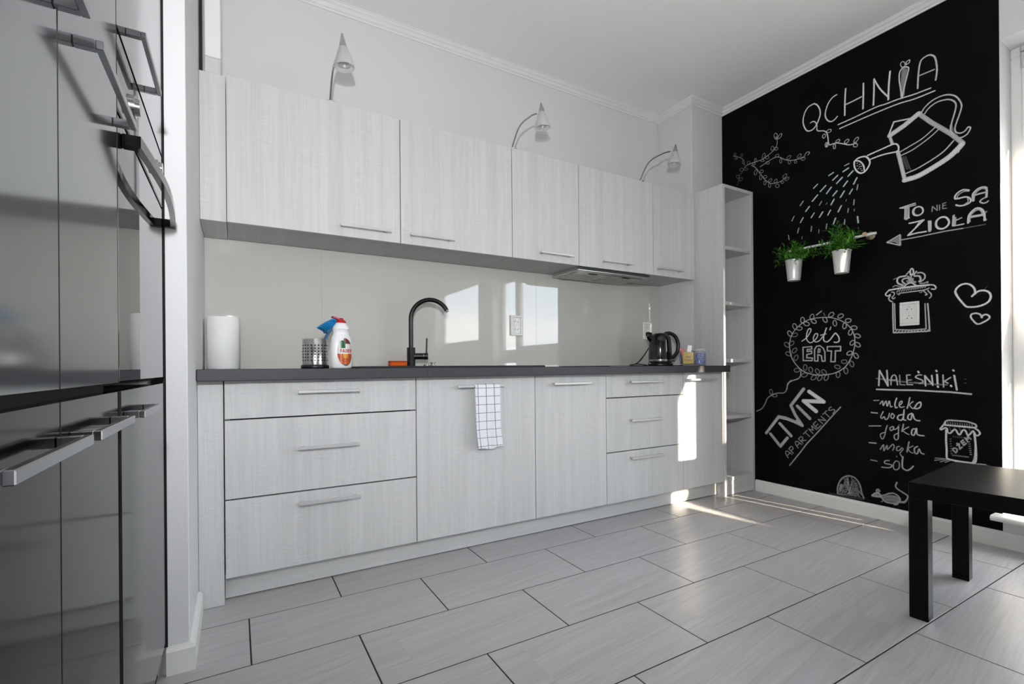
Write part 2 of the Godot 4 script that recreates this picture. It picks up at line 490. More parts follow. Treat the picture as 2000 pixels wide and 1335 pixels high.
func make_windows():
	# window_1: beside the chalkboard wall; a tall upper sash, a transom and a low sash, divided by a mullion; its roller shutter is part-way down
	var w := Node3D.new(); w.name = "window_1"; add_child(w); w.set_meta("kind", "structure"); w.set_meta("label", "white plastic window beside the chalkboard wall")
	window_part(w, "window_frame", 3.285, 3.33, 0.13, 2.312, 1.74, 3.265, 0.045, M.frame)
	mk("mullion", B(V(3.285, 0.175, 2.80), V(3.33, 2.267, 2.86), 0.003), M.frame, w)
	mk("transom", B(V(3.285, 0.90, 1.785), V(3.33, 1.07, 3.22), 0.003), M.frame, w)
	for s in [[1.785, 2.80], [2.86, 3.22]]:
		var up: Node = window_part(w, "sash", 3.272, 3.328, 1.06, 2.272, s[0] - 0.006, s[1] + 0.006 if s[1] < 3.0 else s[1], 0.05 if s[1] < 3.0 else 0.012, M.frame)
		pane(up, 3.305, 1.105, 2.225, s[0] + 0.012, s[1] - 0.012)
		var low: Node = window_part(w, "sash", 3.272, 3.328, 0.17, 0.91, s[0] - 0.006, s[1] + 0.006 if s[1] < 3.0 else s[1], 0.05 if s[1] < 3.0 else 0.012, M.frame)
		pane(low, 3.305, 0.215, 0.865, s[0] + 0.012, s[1] - 0.012)
	for y in [2.20, 1.14]:
		var h := S(); tube(h, [V(3.268, y, 1.786), V(3.268, y + 0.07, 1.786)], 0.008, 12); tube(h, [V(3.268, y + 0.074, 1.786), V(3.268, y + 0.10, 1.786)], 0.009, 12)
		mk("hinge", h, M.alu if y > 2.0 else M.plastic, w)
	mk("strike_plate", B(V(3.266, 1.695, 1.792), V(3.274, 1.735, 1.806), 0.002), M.plastic, w)
	var shut := S()
	for k in 9:
		box(shut, V(3.336, 1.98 + k * 0.038, 1.75), V(3.346, 1.98 + k * 0.038 + 0.0375, 3.25), 0.004)
	mk("roller_shutter", shut, M.frame, w)
	# sill board with a rounded nose
	var sb := S()
	var sec := []
	for k in 9:
		var a := PI / 2 + PI * k / 8.0
		sec.append(V(3.085 + 0.0125 * cos(a), 0.140 + 0.0125 * sin(a), 0))
	sec.append(V(3.285, 0.1275, 0)); sec.append(V(3.285, 0.1525, 0))
	for k in sec.size():
		var a: Vector3 = sec[k]; var b: Vector3 = sec[(k + 1) % sec.size()]
		var n := V(a.y - b.y, b.x - a.x, 0).normalized()
		if n.dot((a + b) * 0.5 - V(3.18, 0.14, 0)) < 0: n = -n
		var z0 := 1.715 ; var z1 := 3.29
		face(sb, [a + V(0, 0, z0), b + V(0, 0, z0), b + V(0, 0, z1), a + V(0, 0, z1)], n)
	for z in [1.715, 3.29]:
		var cap := []
		for p in sec: cap.append(p + V(0, 0, z))
		face(sb, cap, V(0, 0, -1 if z < 2 else 1))
	mk("window_sill", sb, M.plastic, w)
	# window_2: further along the same wall
	var v := Node3D.new(); v.name = "window_2"; add_child(v); v.set_meta("kind", "structure"); v.set_meta("label", "second white plastic window in the right wall")
	window_part(v, "window_frame", 3.285, 3.33, 1.01, 2.145, 3.70, 5.42, 0.045, M.frame)
	mk("bottom_rail", B(V(3.285, 1.055, 3.745), V(3.33, 1.265, 5.375), 0.003), M.frame, v)
	pane(v, 3.305, 1.265, 2.10, 3.745, 5.375)
	mk("window_sill", B(V(3.14, 0.986, 3.70), V(3.285, 1.01, 5.42), 0.006), M.plastic, v)

# ---------------------------------------------------------------- dark tall units at the left
func bow_handle(parent, y: float, z0: float, z1: float, m: Material, out := 0.026):
	# a flat square-cornered bar standing off the front on two short arms
	var st := S()
	var xo := X_TALL + out
	box(st, V(xo - 0.004, y - 0.006, z0), V(xo + 0.004, y + 0.006, z1), 0.001)
	box(st, V(X_TALL, y - 0.006, z0), V(xo - 0.004, y + 0.006, z0 + 0.011), 0.001)
	box(st, V(X_TALL, y - 0.006, z1 - 0.011), V(xo - 0.004, y + 0.006, z1), 0.001)
	return mk("handle", st, m, parent)

func tall_front(parent, called: String, y0: float, y1: float, z0: float, z1: float):
	return mk(called, B(V(X_TALL - 0.018, y0, z0), V(X_TALL, y1, z1), 0.0), M.lacquer if y0 > 0.5 else M.lacquer_low, parent)

func make_tall_units():
	var g := "dark tall units"
	# oven housing next to the pier
	var c := thing("oven_housing", "dark glossy tall unit next to the white pier, built round the oven", "cabinet", Vector3.ZERO, g)
	mk("carcass", B(V(-0.63, 0.0, 0.897), V(X_TALL - 0.02, 0.80, 1.485), 0.001), M.darkgap, c)
	mk("carcass", B(V(-0.63, 1.43, 0.897), V(X_TALL - 0.02, 2.45, 1.485), 0.001), M.darkgap, c)
	bow_handle(tall_front(c, "door", 0.10, 0.803, 0.900, 1.484), 0.76, 1.237, 1.452, M.bow)
	bow_handle(tall_front(c, "door", 1.422, 2.45, 0.900, 1.4868), 1.459, 1.190, 1.408, M.bow)
	mk("edge_strip", B(V(X_TALL - 0.018, 0.10, 1.4845), V(X_TALL + 0.0022, 0.803, 1.4875), 0.0), M.darkgap, c)
	mk("plinth", B(V(-0.62, 0.002, 0.90), V(X_TALL - 0.045, 0.098, 1.487), 0.001), M.darkgap, c)
	var o := thing("built_in_oven", "black built-in oven with a curved black bar handle", "oven")
	mk("body", B(V(-0.60, 0.812, 0.905), V(X_TALL - 0.022, 1.418, 1.480), 0.001), M.darkgap, o)
	var dr := mk("door", B(V(X_TALL - 0.022, 0.818, 0.897), V(X_TALL, 1.272, 1.487), 0.002), M.ovenglass, o)
	var hp := []
	for k in 15:
		var t := k / 14.0
		hp.append(V(X_TALL + 0.022 + 0.016 * sin(PI * t), 1.240, 0.893 + 0.565 * t))
	var hs := S(); strap(hs, hp, V(0, 1, 0), 0.010, 0.006)
	box(hs, V(X_TALL, 1.229, 0.893), V(X_TALL + 0.028, 1.251, 0.913), 0.002); box(hs, V(X_TALL, 1.229, 1.438), V(X_TALL + 0.028, 1.251, 1.458), 0.002)
	mk("handle", hs, M.blackgloss, dr)
	var pn := mk("control_panel", B(V(X_TALL - 0.022, 1.282, 0.897), V(X_TALL, 1.414, 1.487), 0.002), M.ovenglass, o)
	for z in [1.354, 1.03]:
		var kn := S()
		tube(kn, [V(X_TALL, 1.345, z), V(X_TALL + 0.006, 1.345, z), V(X_TALL + 0.0061, 1.345, z), V(X_TALL + 0.014, 1.345, z)], [0.021, 0.021, 0.016, 0.0145], 28)
		mk("knob", kn, M.steel, pn)
	# the two narrower units towards the viewer
	var q := [[1.4885, 1.799, 1.511, 1.745, 1.546, 1.768, "narrow dark glossy tall unit beside the oven, with a steel handle above and one below"], [1.7995, 2.102, 1.806, 2.030, 1.806, 2.030, "dark glossy tall unit nearest the viewer, at the left edge"]]
	for a in q:
		var u := thing("tall_cabinet", a[6], "cabinet", Vector3.ZERO, g)
		mk("carcass", B(V(-0.63, 0.0, a[0] + 0.001), V(X_TALL - 0.02, 2.45, a[1] - 0.001), 0.001), M.darkgap, u)
		bow_handle(tall_front(u, "door", 0.10, 0.803, a[0] + 0.0025, a[1]), 0.76, a[4], a[5], M.bow)
		bow_handle(tall_front(u, "door", 0.818, 2.45, a[0] + 0.0025, a[1]), 1.243, a[2], a[3], M.bow)
		for e in [[0.10, 0.803], [0.818, 2.45]]: mk("edge_strip", B(V(X_TALL - 0.018, e[0], a[0]), V(X_TALL + 0.0003, e[1], a[0] + 0.0024), 0.0), M.darkgap, u)
		mk("plinth", B(V(-0.62, 0.002, a[0]), V(X_TALL - 0.045, 0.098, a[1]), 0.001), M.darkgap, u)
	# dark strip between the oven housing and the pier, the camera flash on its stand
	tag(mk("scribe_strip", B(V(X_TALL - 0.03, 0.0755, 0.8935), V(X_TALL + 0.0032, 2.45, 0.8965), 0.0), M.darkgap), "thin black filler strip between the oven housing and the white pier", "filler strip")
	var f := thing("camera_flash", "photographer's flash lamp on a slim black light stand", "flash lamp", V(FLASH.x, 0, FLASH.z))
	var hd := S(); box(hd, V(-0.035, FLASH.y - 0.14, -0.03), V(0.035, FLASH.y - 0.045, 0.03), 0.006); mk("head", hd, M.black, f)
	var em := mat(rgb(255, 252, 246), 0.4); em.emission_enabled = true; em.emission = rgb(255, 252, 246); em.emission_energy_multiplier = 14.0
	var dm := S(); lathe(dm, V(0, FLASH.y, 0), [[0.0, -0.044], [0.026, -0.044], [0.030, -0.030], [0.031, 0.0], [0.026, 0.018], [0.014, 0.028], [0.0, 0.031]], 24); mk("lamp_dome", dm, em, f)
	var sp := S(); tube(sp, [V(0, 0.45, 0.0), V(0, FLASH.y - 0.14, 0.0)], 0.008, 12); mk("pole", sp, M.black, f)
	for k in 3:
		var a := TAU * k / 3.0 + 0.5
		var lg := S(); tube(lg, [V(0, 0.50, 0.0), V(0.18 * cos(a), 0.006, 0.18 * sin(a))], 0.006, 8); mk("leg", lg, M.black, f)

# ---------------------------------------------------------------- base units
func bar_handle(parent, x0: float, x1: float, y: float, z: float):
	var st := S()
	box(st, V(x0, y - 0.0055, z + 0.024), V(x1, y + 0.0055, z + 0.033), 0.0012)
	for x in [x0 + 0.012, x1 - 0.026]:
		box(st, V(x, y - 0.0045, z), V(x + 0.014, y + 0.0045, z + 0.0245), 0.0008)
	return mk("handle", st, M.alu, parent)

func front(parent, called: String, x0: float, x1: float, y0: float, y1: float, z: float):
	return mk(called, B(V(x0 + 0.002, y0, z - 0.018), V(x1 - 0.002, y1, z), 0.0006), M.wood, parent)

func make_base_units():
	var g := "pale wood base cabinets"
	var xs := [0.080, 0.786, 1.392, 1.847, 2.4494, X_TOWER]
	var top := 0.797
	var labels := ["wide pale wood drawer cabinet at the left end, three drawers", "pale wood base cabinet under the sink, checked towel on its handle", "plain pale wood base cabinet between the sink cabinet and the right-hand drawers", "narrower pale wood drawer cabinet below the extractor hood, three drawers", "narrow pale wood base cabinet next to the open shelf tower, sunlit stripe"]
	var hx := [[0.319, 0.545], [0.967, 1.202], [1.487, 1.727], [2.005, 2.252], [2.463, 2.722]]
	for k in 5:
		var u := thing("base_cabinet", labels[k], "cabinet", Vector3.ZERO, g)
		var a: float = xs[k]; var b: float = xs[k + 1]
		var st := S()
		for p in [[V(a + 0.001, 0.092, 0.02), V(a + 0.017, top, Z_DOOR - 0.021)], [V(b - 0.017, 0.092, 0.02), V(b - 0.001, top, Z_DOOR - 0.021)], [V(a + 0.017, 0.092, 0.02), V(b - 0.017, 0.108, Z_DOOR - 0.021)], [V(a + 0.017, 0.108, 0.02), V(b - 0.017, top, 0.028)]]:
			box(st, p[0], p[1], 0.0)
		mk("carcass", st, M.carcass, u)
		mk("seal", B(V(a + 0.018, 0.110, Z_DOOR - 0.0215), V(b - 0.018, 0.795, Z_DOOR - 0.0195), 0.0), M.darkgap, u)
		if k == 0 or k == 3:
			var s: Array = [0.0945, 0.370, 0.3755, 0.656, 0.6615, 0.798] if k == 0 else [0.0945, 0.368, 0.3735, 0.665, 0.6705, 0.798]
			var hy := [0.331, 0.540, 0.753]
			for d in 3:
				bar_handle(front(u, "drawer", a, b, s[d * 2], s[d * 2 + 1], Z_DOOR), hx[k][0], hx[k][1], hy[d], Z_DOOR)
		else:
			bar_handle(front(u, "door", a, b, 0.0945, 0.798, Z_DOOR), hx[k][0], hx[k][1], 0.755, Z_DOOR)
	tag(mk("filler_panel", B(V(0.001, 0.001, 0.508), V(0.078, 0.798, 0.526), 0.001), M.wood), "narrow upright wood strip closing the lower gap beside the left wall", "filler panel")
	tag(mk("plinth_board", B(V(0.079, 0.004, 0.460), V(X_TOWER - 0.001, 0.0915, 0.478), 0.001, true), M.wood), "long low wood board along the floor under the base cabinets", "plinth")
	# worktop with a cut-out for the sink
	var wt := S()
	var y0 := 0.799
	box(wt, V(0.002, y0, 0.003), V(0.82, Y_TOP, 0.586), 0.002); box(wt, V(1.26, y0, 0.003), V(2.822, Y_TOP, 0.586), 0.002)
	box(wt, V(0.818, y0, 0.003), V(1.262, Y_TOP, 0.150), 0.002); box(wt, V(0.818, y0, 0.480), V(1.262, Y_TOP, 0.586), 0.002)
	tag(mk("worktop", wt, M.stone), "long dark grey kitchen worktop across the base cabinets", "worktop")
	# sink
	var s := thing("kitchen_sink", "black composite sink with drainer let into the dark worktop", "sink")
	var r := S()
	var yt := Y_TOP + 0.008
	box(r, V(0.555, Y_TOP, 0.060), V(0.570, yt, 0.520), 0.002); box(r, V(1.447, Y_TOP, 0.060), V(1.462, yt, 0.520), 0.002)
	box(r, V(0.570, Y_TOP, 0.505), V(1.447, yt, 0.520), 0.002); box(r, V(0.570, Y_TOP, 0.060), V(1.447, yt, 0.160), 0.002)
	box(r, V(0.570, Y_TOP, 0.160), V(0.835, yt - 0.004, 0.505), 0.001); box(r, V(1.245, Y_TOP, 0.160), V(1.447, yt - 0.004, 0.505), 0.001)
	box(r, V(0.835, Y_TOP, 0.470), V(1.245, yt - 0.004, 0.505), 0.001)
	mk("rim", r, M.granite, s)
	var bw := S()
	box(bw, V(0.825, 0.66, 0.155), V(1.255, 0.668, 0.475), 0.001)
	box(bw, V(0.825, 0.668, 0.155), V(0.833, Y_TOP - 0.0005, 0.475), 0.001); box(bw, V(1.247, 0.668, 0.155), V(1.255, Y_TOP - 0.0005, 0.475), 0.001)
	box(bw, V(0.833, 0.668, 0.155), V(1.247, Y_TOP - 0.0005, 0.163), 0.001); box(bw, V(0.833, 0.668, 0.467), V(1.247, Y_TOP - 0.0005, 0.475), 0.001)
	mk("bowl", bw, M.granite, s)
	for k in 4: mk("drainer_rib", B(V(0.60 + k * 0.055, yt - 0.0045, 0.19), V(0.615 + k * 0.055, yt - 0.001, 0.47), 0.002), M.granite, s)
	var dn := S(); lathe(dn, V(1.04, 0.668, 0.315), [[0.045, 0.0], [0.045, 0.004], [0.030, 0.003], [0.0, 0.003]], 24); mk("drain", dn, M.steel, s)
	var kb := S(); lathe(kb, V(1.020, yt, 0.110), [[0.020, 0.0], [0.020, 0.004], [0.012, 0.006], [0.010, 0.014], [0.016, 0.016], [0.016, 0.021], [0.0, 0.023]], 20); mk("drain_knob", kb, M.chrome, s)
	var kc := S(); lathe(kc, V(0.985, yt, 0.105), [[0.014, 0.0], [0.014, 0.010], [0.0, 0.013]], 18); mk("overflow_cap", kc, M.chrome, s)
	# hob
	var h := thing("induction_hob", "flat black glass hob let into the worktop below the extractor hood", "hob")
	mk("glass_plate", B(V(1.862, Y_TOP, 0.075), V(2.44, Y_TOP + 0.004, 0.545), 0.002), M.blackgloss, h)
	for p in [[2.0, 0.2, 0.075], [2.0, 0.42, 0.09], [2.3, 0.2, 0.09], [2.3, 0.42, 0.075]]:
		var rg := S(); lathe(rg, V(p[0], Y_TOP + 0.004, p[1]), [[p[2], 0.0], [p[2], 0.0003], [p[2] - 0.002, 0.0003], [p[2] - 0.002, 0.0]], 40); mk("zone_ring", rg, M.granite, h)
	# splashback of three glossy glass sheets
	var sp := thing("splashback", "glossy cream glass splashback behind the worktop", "splashback")
	for a in [[0.003, 0.486], [0.486, 1.742], [1.742, 2.824]]:
		mk("glass_sheet", B(V(a[0] + 0.0002, Y_TOP + 0.001, 0.0005), V(a[1] - 0.0002, 1.4225, 0.0065), 0.0003), M.splash, sp)

# ---------------------------------------------------------------- wall units and hood
func make_wall_units():
	var xs := [0.0905, 0.789, 1.392, 1.836, 2.432, X_TOWER]
	var g := "pale wood wall cabinets"
	var labels := ["widest pale wood wall cabinet at the left end of the upper row", "pale wood wall cabinet above the tap, second from the left", "pale wood wall cabinet left of the one with the extractor hood", "pale wood wall cabinet with the extractor hood under it", "narrowest pale wood wall cabinet at the right end, against the shelf tower"]
	var hx := [[0.515, 0.738], [0.827, 1.051], [1.552, 1.780], [1.998, 2.230], [2.450, 2.687]]
	for k in 5:
		var u := thing("wall_cabinet", labels[k], "cabinet", Vector3.ZERO, g)
		var a: float = xs[k]; var b: float = xs[k + 1]
		mk("carcass", B(V(a + 0.0005, 1.4255, 0.004), V(b - 0.0005, 2.000, Z_UP - 0.020), 0.0008), M.carcass, u)
		bar_handle(front(u, "door", a, b, 1.422, 2.003, Z_UP), hx[k][0], hx[k][1], 1.464, Z_UP)
	tag(mk("filler_panel", B(V(0.001, 1.424, 0.004), V(0.0895, 2.003, 0.303), 0.001), M.wood), "narrow wood strip closing the upper gap beside the left wall", "filler panel")
	var h := thing("extractor_hood", "flat extractor hood with metal grease filters under a wall cabinet", "hood")
	mk("casing", B(V(1.850, 1.402, 0.03), V(2.415, 1.4245, 0.292), 0.003), M.zinc, h)
	mk("front_strip", B(V(1.845, 1.409, 0.2925), V(2.420, 1.4205, 0.300), 0.002), M.stone, h)
	for a in [[1.872, 2.126], [2.136, 2.395]]:
		var f := S()
		box(f, V(a[0], 1.3985, 0.05), V(a[1], 1.4025, 0.26), 0.001)
		var fm := mk("grease_filter", f, M.steel, h)
		for j in 7: mk("filter_slat", B(V(a[0] + 0.012, 1.3965, 0.064 + j * 0.027), V(a[1] - 0.012, 1.3988, 0.078 + j * 0.027), 0.0008), M.zinc, fm)
		var lt := S(); box(lt, V((a[0] + a[1]) * 0.5 - 0.03, 1.3955, 0.238), V((a[0] + a[1]) * 0.5 + 0.03, 1.3988, 0.252), 0.001); mk("filter_latch", lt, M.black, fm)

# ---------------------------------------------------------------- open shelf tower
func make_tower():
	var t := thing("shelf_tower", "tall narrow open shelf unit in pale wood against the chalkboard wall", "shelves")
	var z0 := 0.304; var z1 := 0.537
	mk("side_panel", B(V(X_TOWER + 0.0005, 0.0, z0), V(X_TOWER + 0.022, 2.006, z1), 0.001), M.wood, t)
	mk("side_panel", B(V(3.120, 0.0, z0), V(3.1425, 2.006, z1), 0.001), M.wood, t)
	mk("top_panel", B(V(X_TOWER + 0.022, 1.985, z0), V(3.120, 2.006, z1), 0.001), M.wood, t)
	mk("back_panel", B(V(X_TOWER + 0.022, 0.10, z0), V(3.120, 1.985, z0 + 0.004), 0.0), M.wood, t)
	for y in [1.611, 1.253, 0.882, 0.515, 0.117]:
		mk("shelf", B(V(X_TOWER + 0.022, y - 0.022, z0 + 0.004), V(3.120, y, z1 - (0.004 if y > 0.2 else 0.002)), 0.001, true), M.wood, t)
	mk("plinth", B(V(X_TOWER + 0.022, 0.003, z0 + 0.01), V(3.120, 0.094, z1 - 0.004), 0.001, true), M.wood, t)
	# small glass jar with a dark base on the second shelf
	var j := thing("glass_jar", "small dark-based glass jar on a shelf of the tower", "jar", V(2.885, 1.2535, 0.462))
	var b := S(); lathe(b, Vector3.ZERO, [[0.0, 0.0], [0.034, 0.0], [0.036, 0.004], [0.034, 0.012], [0.0, 0.013]], 24); mk("base", b, M.blackgloss, j)
	var gl := S(); lathe(gl, Vector3.ZERO, [[0.026, 0.0135], [0.028, 0.05], [0.026, 0.11], [0.022, 0.13], [0.024, 0.137]], 24); mk("glass", gl, M.shade, j)
	var fi := S(); lathe(fi, Vector3.ZERO, [[0.0, 0.014], [0.021, 0.015], [0.020, 0.045], [0.011, 0.072], [0.015, 0.10], [0.0, 0.102]], 18); mk("filling", fi, mat(rgb(70, 52, 42), 0.8), j)
	var ld := S(); lathe(ld, Vector3.ZERO, [[0.0, 0.1375], [0.026, 0.1375], [0.026, 0.145], [0.0, 0.148]], 24); mk("lid", ld, mat(rgb(120, 104, 92), 0.5), j)

# ---------------------------------------------------------------- things on the worktop
func socket(called: String, label: String, at: Vector3, turn: float, wd: float, ht: float, frame_depth: float) -> Node3D:
	var o := thing(called, label, "socket", at); o.rotation.y = turn
	var f := S()
	var fw := 0.012
	box(f, V(-wd / 2, -ht / 2, 0), V(wd / 2, -ht / 2 + fw, frame_depth), 0.002); box(f, V(-wd / 2, ht / 2 - fw, 0), V(wd / 2, ht / 2, frame_depth), 0.002)
	box(f, V(-wd / 2, -ht / 2 + fw, 0), V(-wd / 2 + fw, ht / 2 - fw, frame_depth), 0.002); box(f, V(wd / 2 - fw, -ht / 2 + fw, 0), V(wd / 2, ht / 2 - fw, frame_depth), 0.002)
	mk("frame", f, M.plastic, o)
	var p := mk("plate", B(V(-wd / 2 + fw + 0.0006, -ht / 2 + fw + 0.0006, 0), V(wd / 2 - fw - 0.0006, ht / 2 - fw - 0.0006, frame_depth * 0.55), 0.001), M.plastic, o)
	for s in [-1.0, 1.0]:
		var c := V(0, s * ht * 0.19, frame_depth * 0.55)
		var r := S()
		var n := 24
		for k in n:   # raised ring of an earthed outlet
			var a0 := TAU * k / n; var a1 := TAU * (k + 1) / n
			for q in [[0.0185, 0.0, 0.0205, 0.004], [0.0205, 0.004, 0.0225, 0.004], [0.0225, 0.004, 0.0235, 0.0]]:
				var pp := [c + V(q[0] * cos(a0), q[0] * sin(a0), q[1]), c + V(q[2] * cos(a0), q[2] * sin(a0), q[3]), c + V(q[2] * cos(a1), q[2] * sin(a1), q[3]), c + V(q[0] * cos(a1), q[0] * sin(a1), q[1])]
				face(r, pp, V(0, 0, 1))
		mk("outlet_ring", r, M.plastic, p)
		for d in [V(-0.009, 0, 0), V(0.009, 0, 0)]:
			var hl := S(); tube(hl, [c + d - V(0, 0, 0.001), c + d + V(0, 0, 0.0008)], 0.0026, 10); mk("pin_hole", hl, M.darkgap, p)
		var pin := S(); tube(pin, [c + V(0, 0.012, 0), c + V(0, 0.012, 0.008)], 0.0024, 10); mk("earth_pin", pin, M.steel, p)
	return o

func make_worktop_things():
	var y := Y_TOP
	# kitchen roll
	var r := thing("kitchen_roll", "white kitchen paper roll standing in the left corner of the worktop", "paper roll", V(0.072, y, 0.15))
	var st := S()
	lathe(st, Vector3.ZERO, [[0.020, 0.0], [0.058, 0.0], [0.0605, 0.003], [0.0605, 0.215], [0.058, 0.219], [0.020, 0.219]], 48)
	mk("paper", st, M.paper, r)
	st = S(); lathe(st, Vector3.ZERO, [[0.0198, 0.0], [0.0198, 0.2195], [0.0185, 0.2195], [0.0185, 0.0]], 24); mk("core", st, M.palewood, r)
	st = S(); face(st, [V(0.0606, 0.001, 0.004), V(0.0606, 0.218, 0.004), V(0.0625, 0.218, -0.03), V(0.0625, 0.001, -0.03)], V(1, 0, 0)); mk("loose_sheet", st, M.paper, r)
	# perforated steel cutlery holder and the blue brush in it
	var h := thing("cutlery_holder", "round perforated steel cutlery holder with a black base", "holder", V(0.408, y, 0.35))
	st = S(); lathe(st, Vector3.ZERO, [[0.0, 0.0], [0.054, 0.0], [0.056, 0.003], [0.056, 0.013], [0.052, 0.016], [0.0, 0.016]], 40); mk("base", st, M.black, h)
	st = S(); lathe(st, Vector3.ZERO, [[0.0495, 0.0162], [0.0495, 0.123], [0.0485, 0.124], [0.0478, 0.123], [0.0478, 0.017], [0.0, 0.017]], 48); mk("sleeve", st, M.steel, h)
	st = S()
	for k in 22:
		for j in 6:
			var a := TAU * k / 22.0
			var d := V(cos(a), 0, sin(a)); var s := V(-sin(a), 0, cos(a))
			var c := d * 0.0498 + V(0, 0.034 + j * 0.0125, 0)
			var ring := []
			for q in 8: ring.append(c + s * 0.0033 * cos(TAU * q / 8) + V(0, 0.0033 * sin(TAU * q / 8), 0))
			face(st, ring, d)
	var ho := mk("perforation", st, M.darkgap, h); ho.set_meta("kind", "stuff")
	var b := thing("dish_brush", "blue dish brush standing in the steel holder", "brush", V(0.430, y, 0.34))
	st = S(); strap(st, smooth_path([V(0.0, 0.02, 0.0), V(0.016, 0.10, -0.012), V(0.034, 0.150, -0.02), V(0.060, 0.178, -0.028)], 5), V(0.3, 0, 0.95).normalized(), 0.007, 0.004); mk("handle", st, M.bluedark, b)
	st = S(); strap(st, [V(0.024, 0.157, -0.022), V(0.078, 0.190, -0.034)], V(0.3, 0, 0.95).normalized(), 0.019, 0.006); mk("head", st, M.bluedark, b)
	st = S()
	var ax := V(0.054, 0.033, -0.012).normalized(); var sd := V(0.3, 0, 0.95).normalized(); var upb := sd.cross(ax).normalized()
	if upb.y < 0: upb = -upb
	for i in 9:
		for j in 6:
			var p0 := V(0.022, 0.160, -0.022) + ax * (i * 0.0075) + sd * ((j - 2.5) * 0.0062) + upb * 0.004
			var lean := (upb + ax * (i - 4) * 0.13 + sd * (j - 2.5) * 0.12).normalized()
			tube(st, [p0, p0 + lean * 0.028], [0.0021, 0.0026], 6)
	mk("bristles", st, M.blue, b).set_meta("kind", "stuff")
	make_soap(V(0.504, y, 0.40))
	# sponge
	var sg := thing("sponge", "small orange sponge on the sink rim left of the tap", "sponge", V(0.838, y + 0.008, 0.105))
	st = S(); box(st, V(-0.048, 0, -0.022), V(0.040, 0.022, 0.022), 0.005); mk("foam", st, M.orange, sg)
	st = S(); box(st, V(-0.048, 0.0222, -0.022), V(0.040, 0.028, 0.022), 0.002); mk("scouring_pad", st, mat(rgb(188, 70, 14), 0.95), sg)
	# tap
	var t := thing("kitchen_tap", "matt black kitchen tap with a high swan neck beside the sink", "tap", V(0.905, y + 0.008, 0.105))
	st = S(); lathe(st, Vector3.ZERO, [[0.0, 0.0], [0.024, 0.0], [0.024, 0.003], [0.0215, 0.005], [0.0215, 0.094], [0.0205, 0.097], [0.012, 0.098]], 32); mk("body", st, M.black, t)
	var path := [V(0, 0.096, 0), V(0, 0.17, 0), V(0, 0.245, 0)]
	var dr := V(0.854, 0, 0.52).normalized(); var R := 0.098
	for k in range(1, 17):
		var a := PI * k / 16.0 * 0.86
		path.append(V(0, 0.245, 0) + dr * (R - R * cos(a)) + V(0, R * sin(a), 0))
	st = S(); tube(st, path, 0.0115, 20); mk("spout", st, M.black, t)
	var e: Vector3 = path[-1]; var ed: Vector3 = (path[-1] - path[-2]).normalized()
	st = S(); tube(st, [e, e + ed * 0.010], 0.0095, 18); mk("aerator", st, M.chrome, t)
	var lv := V(0.96, 0, 0.28)
	st = S(); tube(st, [V(0, 0.052, 0), lv * 0.062 + V(0, 0.052, 0)], 0.0165, 22); mk("valve", st, M.black, t)
	st = S(); tube(st, [lv * 0.062 + V(0, 0.052, 0), lv * 0.064 + V(0, 0.052, 0)], 0.014, 22); mk("ring", st, M.chrome, t)
	st = S(); tube(st, [lv * 0.064 + V(0, 0.052, 0), lv * 0.086 + V(0, 0.052, 0)], 0.0175, 22); tube(st, [lv * 0.078 + V(0, 0.060, 0), lv * 0.081 + V(0, 0.146, 0)], 0.0042, 10); mk("lever", st, M.black, t)
	# sockets on the splashback
	socket("wall_socket", "white double wall socket on the splashback right of the tap", V(1.594, 1.092, 0.0066), 0.0, 0.082, 0.122, 0.011)
	socket("wall_socket", "double wall socket behind the kettle with a black plug in it", V(2.690, 1.092, 0.0066), 0.0, 0.082, 0.122, 0.011)
	# kettle
	var k := thing("electric_kettle", "glossy black electric kettle with a steel band, by the shelf tower", "kettle", V(2.580, y, 0.235))
	st = S(); lathe(st, Vector3.ZERO, [[0.0, 0.0], [0.078, 0.0], [0.080, 0.004], [0.079, 0.014], [0.072, 0.018], [0.0, 0.018]], 40); mk("power_base", st, M.black, k)
	st = S(); lathe(st, Vector3.ZERO, [[0.0, 0.019], [0.066, 0.019], [0.073, 0.024], [0.0745, 0.034], [0.0745, 0.044]], 48); mk("foot", st, M.steel, k)
	st = S(); lathe(st, Vector3.ZERO, [[0.0745, 0.0442], [0.0748, 0.06], [0.0738, 0.11], [0.071, 0.16], [0.066, 0.188], [0.060, 0.200], [0.052, 0.2055]], 56)
	tube(st, [V(-0.042, 0.178, -0.024), V(-0.060, 0.190, -0.034), V(-0.072, 0.203, -0.041)], [0.032, 0.022, 0.012], 16)
	mk("body", st, M.blackgloss, k)
	st = S(); lathe(st, Vector3.ZERO, [[0.052, 0.2056], [0.047, 0.213], [0.030, 0.219], [0.0, 0.221]], 40); mk("lid", st, M.blackgloss, k)
	var hd := V(0.87, 0, 0.49)
	var hp := smooth_path([hd * 0.030 + V(0, 0.214, 0), hd * 0.062 + V(0, 0.219, 0), hd * 0.100 + V(0, 0.198, 0), hd * 0.120 + V(0, 0.150, 0), hd * 0.116 + V(0, 0.100, 0), hd * 0.094 + V(0, 0.066, 0), hd * 0.070 + V(0, 0.052, 0)], 6)
	st = S(); tube(st, hp, 0.0125, 16); mk("handle", st, M.black, k)
	st = S(); box(st, V(-0.010, 0.0, -0.004), V(0.010, 0.008, 0.012), 0.002)
	var sw := mk("switch", st, M.black, k); sw.position = hd * 0.082 + V(0, 0.030, 0)
	var gw := S()
